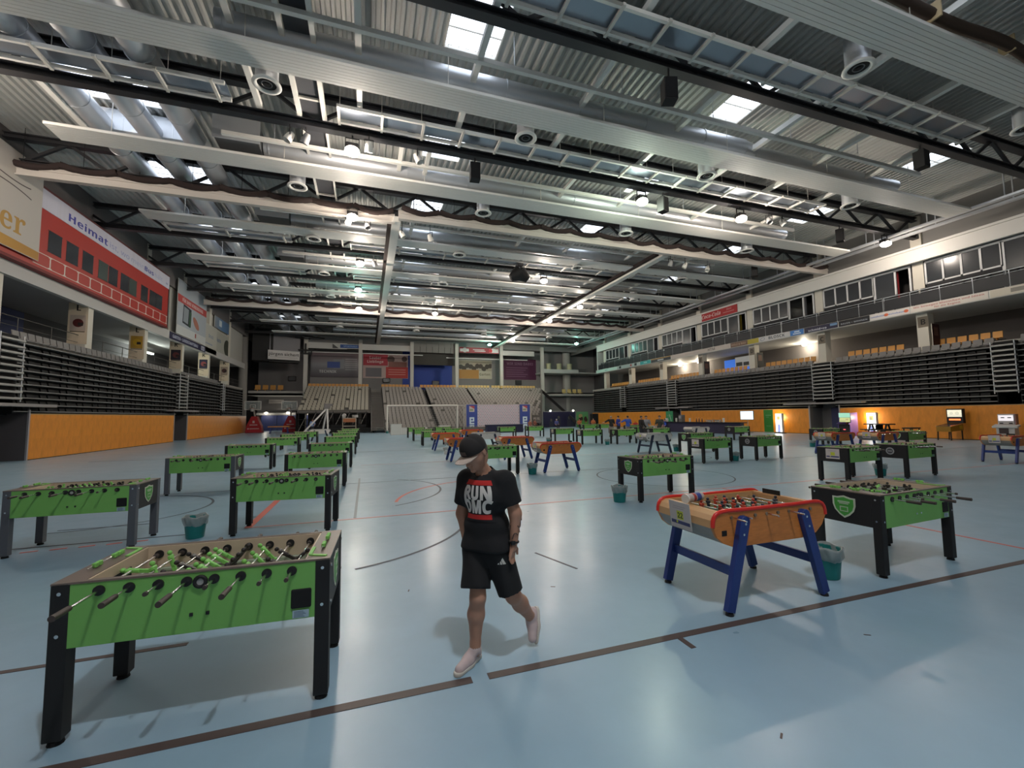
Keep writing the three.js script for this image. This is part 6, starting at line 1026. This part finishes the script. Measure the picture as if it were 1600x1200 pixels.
  {
    const t = thing('arcade_machine', 'white arcade machine with dark coin door at the right picture edge', 'arcade machine', [34.5, 0, -14.2], yR + .15); part('base', rbox(.72, .85, .7, 0, .43, 0, .03), M(.55, .52, .50, .45), t); part('console', rbox(1.0, .12, .55, 0, .92, .18, .03, [.18, 0, 0]), M(.62, .60, .58, .4), t); part('coin_door', box(.36, .3, .02, -.06, .66, .36), M(.05, .03, .03, .5), t);
    part('head', rbox(.66, .62, .45, 0, 1.3, -.1, .04), M(.55, .50, .50, .4), t); part('screen', new THREE.PlaneGeometry(.58, .32).translate(0, 1.38, .13), glow([.85, .8, .82], .7), t); part('screen_mark', [box(.14, .05, .012, -.12, 1.4, .134), box(.14, .05, .012, .14, 1.4, .134)], darkGlass, t); part('slot', [box(.14, .06, .02, -.18, 1.08, .13), box(.14, .06, .02, .18, 1.08, .13)], black, t); part('side', box(.04, .6, .44, .36, 1.3, -.1), M(.3, .16, .16, .5), t);
  }
  const rollup = (label, z, col, w, h) => { const t = thing('roll_up_banner', label, 'banner', [35.0, 0, z], yR); part('cloth', box(w, h, .012, 0, h / 2 + .06, 0), M(...col, .6), t); part('print', [box(w * .6, .07, .004, 0, h * .78, .009), box(w * .3, .05, .004, -.1, h * .7, .009), box(w * .5, .04, .004, 0, h * .3, .009)], M(.16, .36, .16, .6), t); part('base', rbox(w + .06, .08, .22, 0, .04, 0, .02), M(.45, .47, .45, .4, .5), t); part('pole', bar([0, .05, -.04], [0, h + .08, -.04], .012), galv, t); };
  rollup('tall green roll-up banner against the wooden wall right of the screen', -29.95, [.035, .24, .03], .95, 2.05); rollup('green roll-up banner on the wooden wall behind the group of people', -43.6, [.03, .24, .10], 1.3, 2.1);
  {
    const t = thing('screen_on_stand', 'bright flat screen on a slim stand before the wooden wall', 'screen', [33.6, 0, -31.0], yR); part('bezel', rbox(1.5, .85, .05, 0, 1.62, 0, .01), black, t); part('screen', new THREE.PlaneGeometry(1.42, .77).translate(0, 1.62, .028), glow([.68, .84, .95], .95), t); part('pole', bar([0, .03, -.05], [0, 1.3, -.05], .025), chrome, t); part('foot', rbox(.8, .03, .5, 0, .02, 0, .01), black, t);
  }
  {
    const t = thing('counter', 'long dark counter in front of the wooden wall at right', 'counter', [30.2, 0, -33.6], yR + .12); part('front', rbox(9.4, .95, .5, 0, .5, 0, .02), M(.025, .02, .055, .7), t); part('worktop', rbox(9.8, .06, .8, 0, 1.0, 0, .02), black, t);
    const put = (x, z) => { const c = Math.cos(yR + .12), s = Math.sin(yR + .12); return [30.2 + x * c + z * s, 1.03, -33.6 - x * s + z * c]; };
    const items = [[-3.9, 'pack'], [-3.4, 'menu_stand'], [-2.6, 'cup_stack'], [-1.9, 'coffee_machine'], [-.9, 'cup_stack'], [-.1, 'bottle'], [.2, 'bottle'], [.55, 'bottle'], [1.4, 'glass_rack'], [2.3, 'glass_rack'], [2.9, 'cup_stack']];
    items.forEach(([x, n], i) => {
      const lb = { pack: 'white paper pack on the counter beside the sitting man', menu_stand: 'white tilted menu stand on the dark counter', cup_stack: `pale stack of cups on the dark counter, ${ORD[i]} item from the left`, coffee_machine: 'grey coffee machine on the dark counter', bottle: `dark bottle on the middle of the counter, ${ORD[Math.max(0, i - 5)]} from the left`, glass_rack: `rack of glasses on the right half of the counter, ${i === 8 ? 'left' : 'right'} one` }[n];
      const o = thing(n, lb, n.replace('_', ' '), put(x, 0), 0);
      if (n === 'pack') part('pack_body', rbox(.25, .32, .2, 0, .16, 0, .02), white, o), part('flap', box(.2, .06, .14, 0, .34, 0), offwhite, o);
      if (n === 'menu_stand') part('panel', box(.42, .75, .03, 0, .4, 0, [-.15, .9, .1]), M(.66, .66, .66, .4), o), part('foot', box(.3, .03, .3, 0, .015, 0), black, o);
      if (n === 'cup_stack') part('cups', [0, .12, .24].map(h => cyl(.1, .08, .14, 0, .07 + h, 0, 12)), white, o);
      if (n === 'coffee_machine') part('casing', [rbox(.4, .7, .5, 0, .35, 0, .03)], M(.14, .13, .12, .4), o), part('panel', box(.02, .3, .4, -.21, .45, 0), chrome, o);
      if (n === 'bottle') part('glass', lathe([[0, 0], [.05, 0], [.05, .22], [.02, .3], [.018, .38], [0, .38]], 12), M(.06, .05, .08, .2), o), part('cap', cyl(.02, .02, .03, 0, .395, 0, 8), white, o);
      if (n === 'glass_rack') { part('rack', [box(.5, .03, .7, 0, .015, 0), box(.5, .03, .7, 0, .2, 0), bar([-.24, 0, -.33], [-.24, .3, -.33], .01), bar([.24, 0, .33], [.24, .3, .33], .01)], chrome, o); part('glass', [-.2, 0, .2].flatMap(a => [-.12, .12].map(b => cyl(.06, .05, .16, b, .12, a, 10))), M(.55, .55, .55, .2), o); }
    });
    const bg = thing('bag', 'red bag lying on the green table left of the group of people', 'bag', [22.1, .935, -32.0]); part('bag_body', ball(.2, 0, .09, 0, 1.3, .45, .8, 14), M(.5, .03, .02, .7), bg); part('handle', tube([[-.12, .17, 0], [0, .26, 0], [.12, .17, 0]], .015, 10), M(.35, .02, .02, .7), bg);
  }
}
renderer.render(scene, camera);
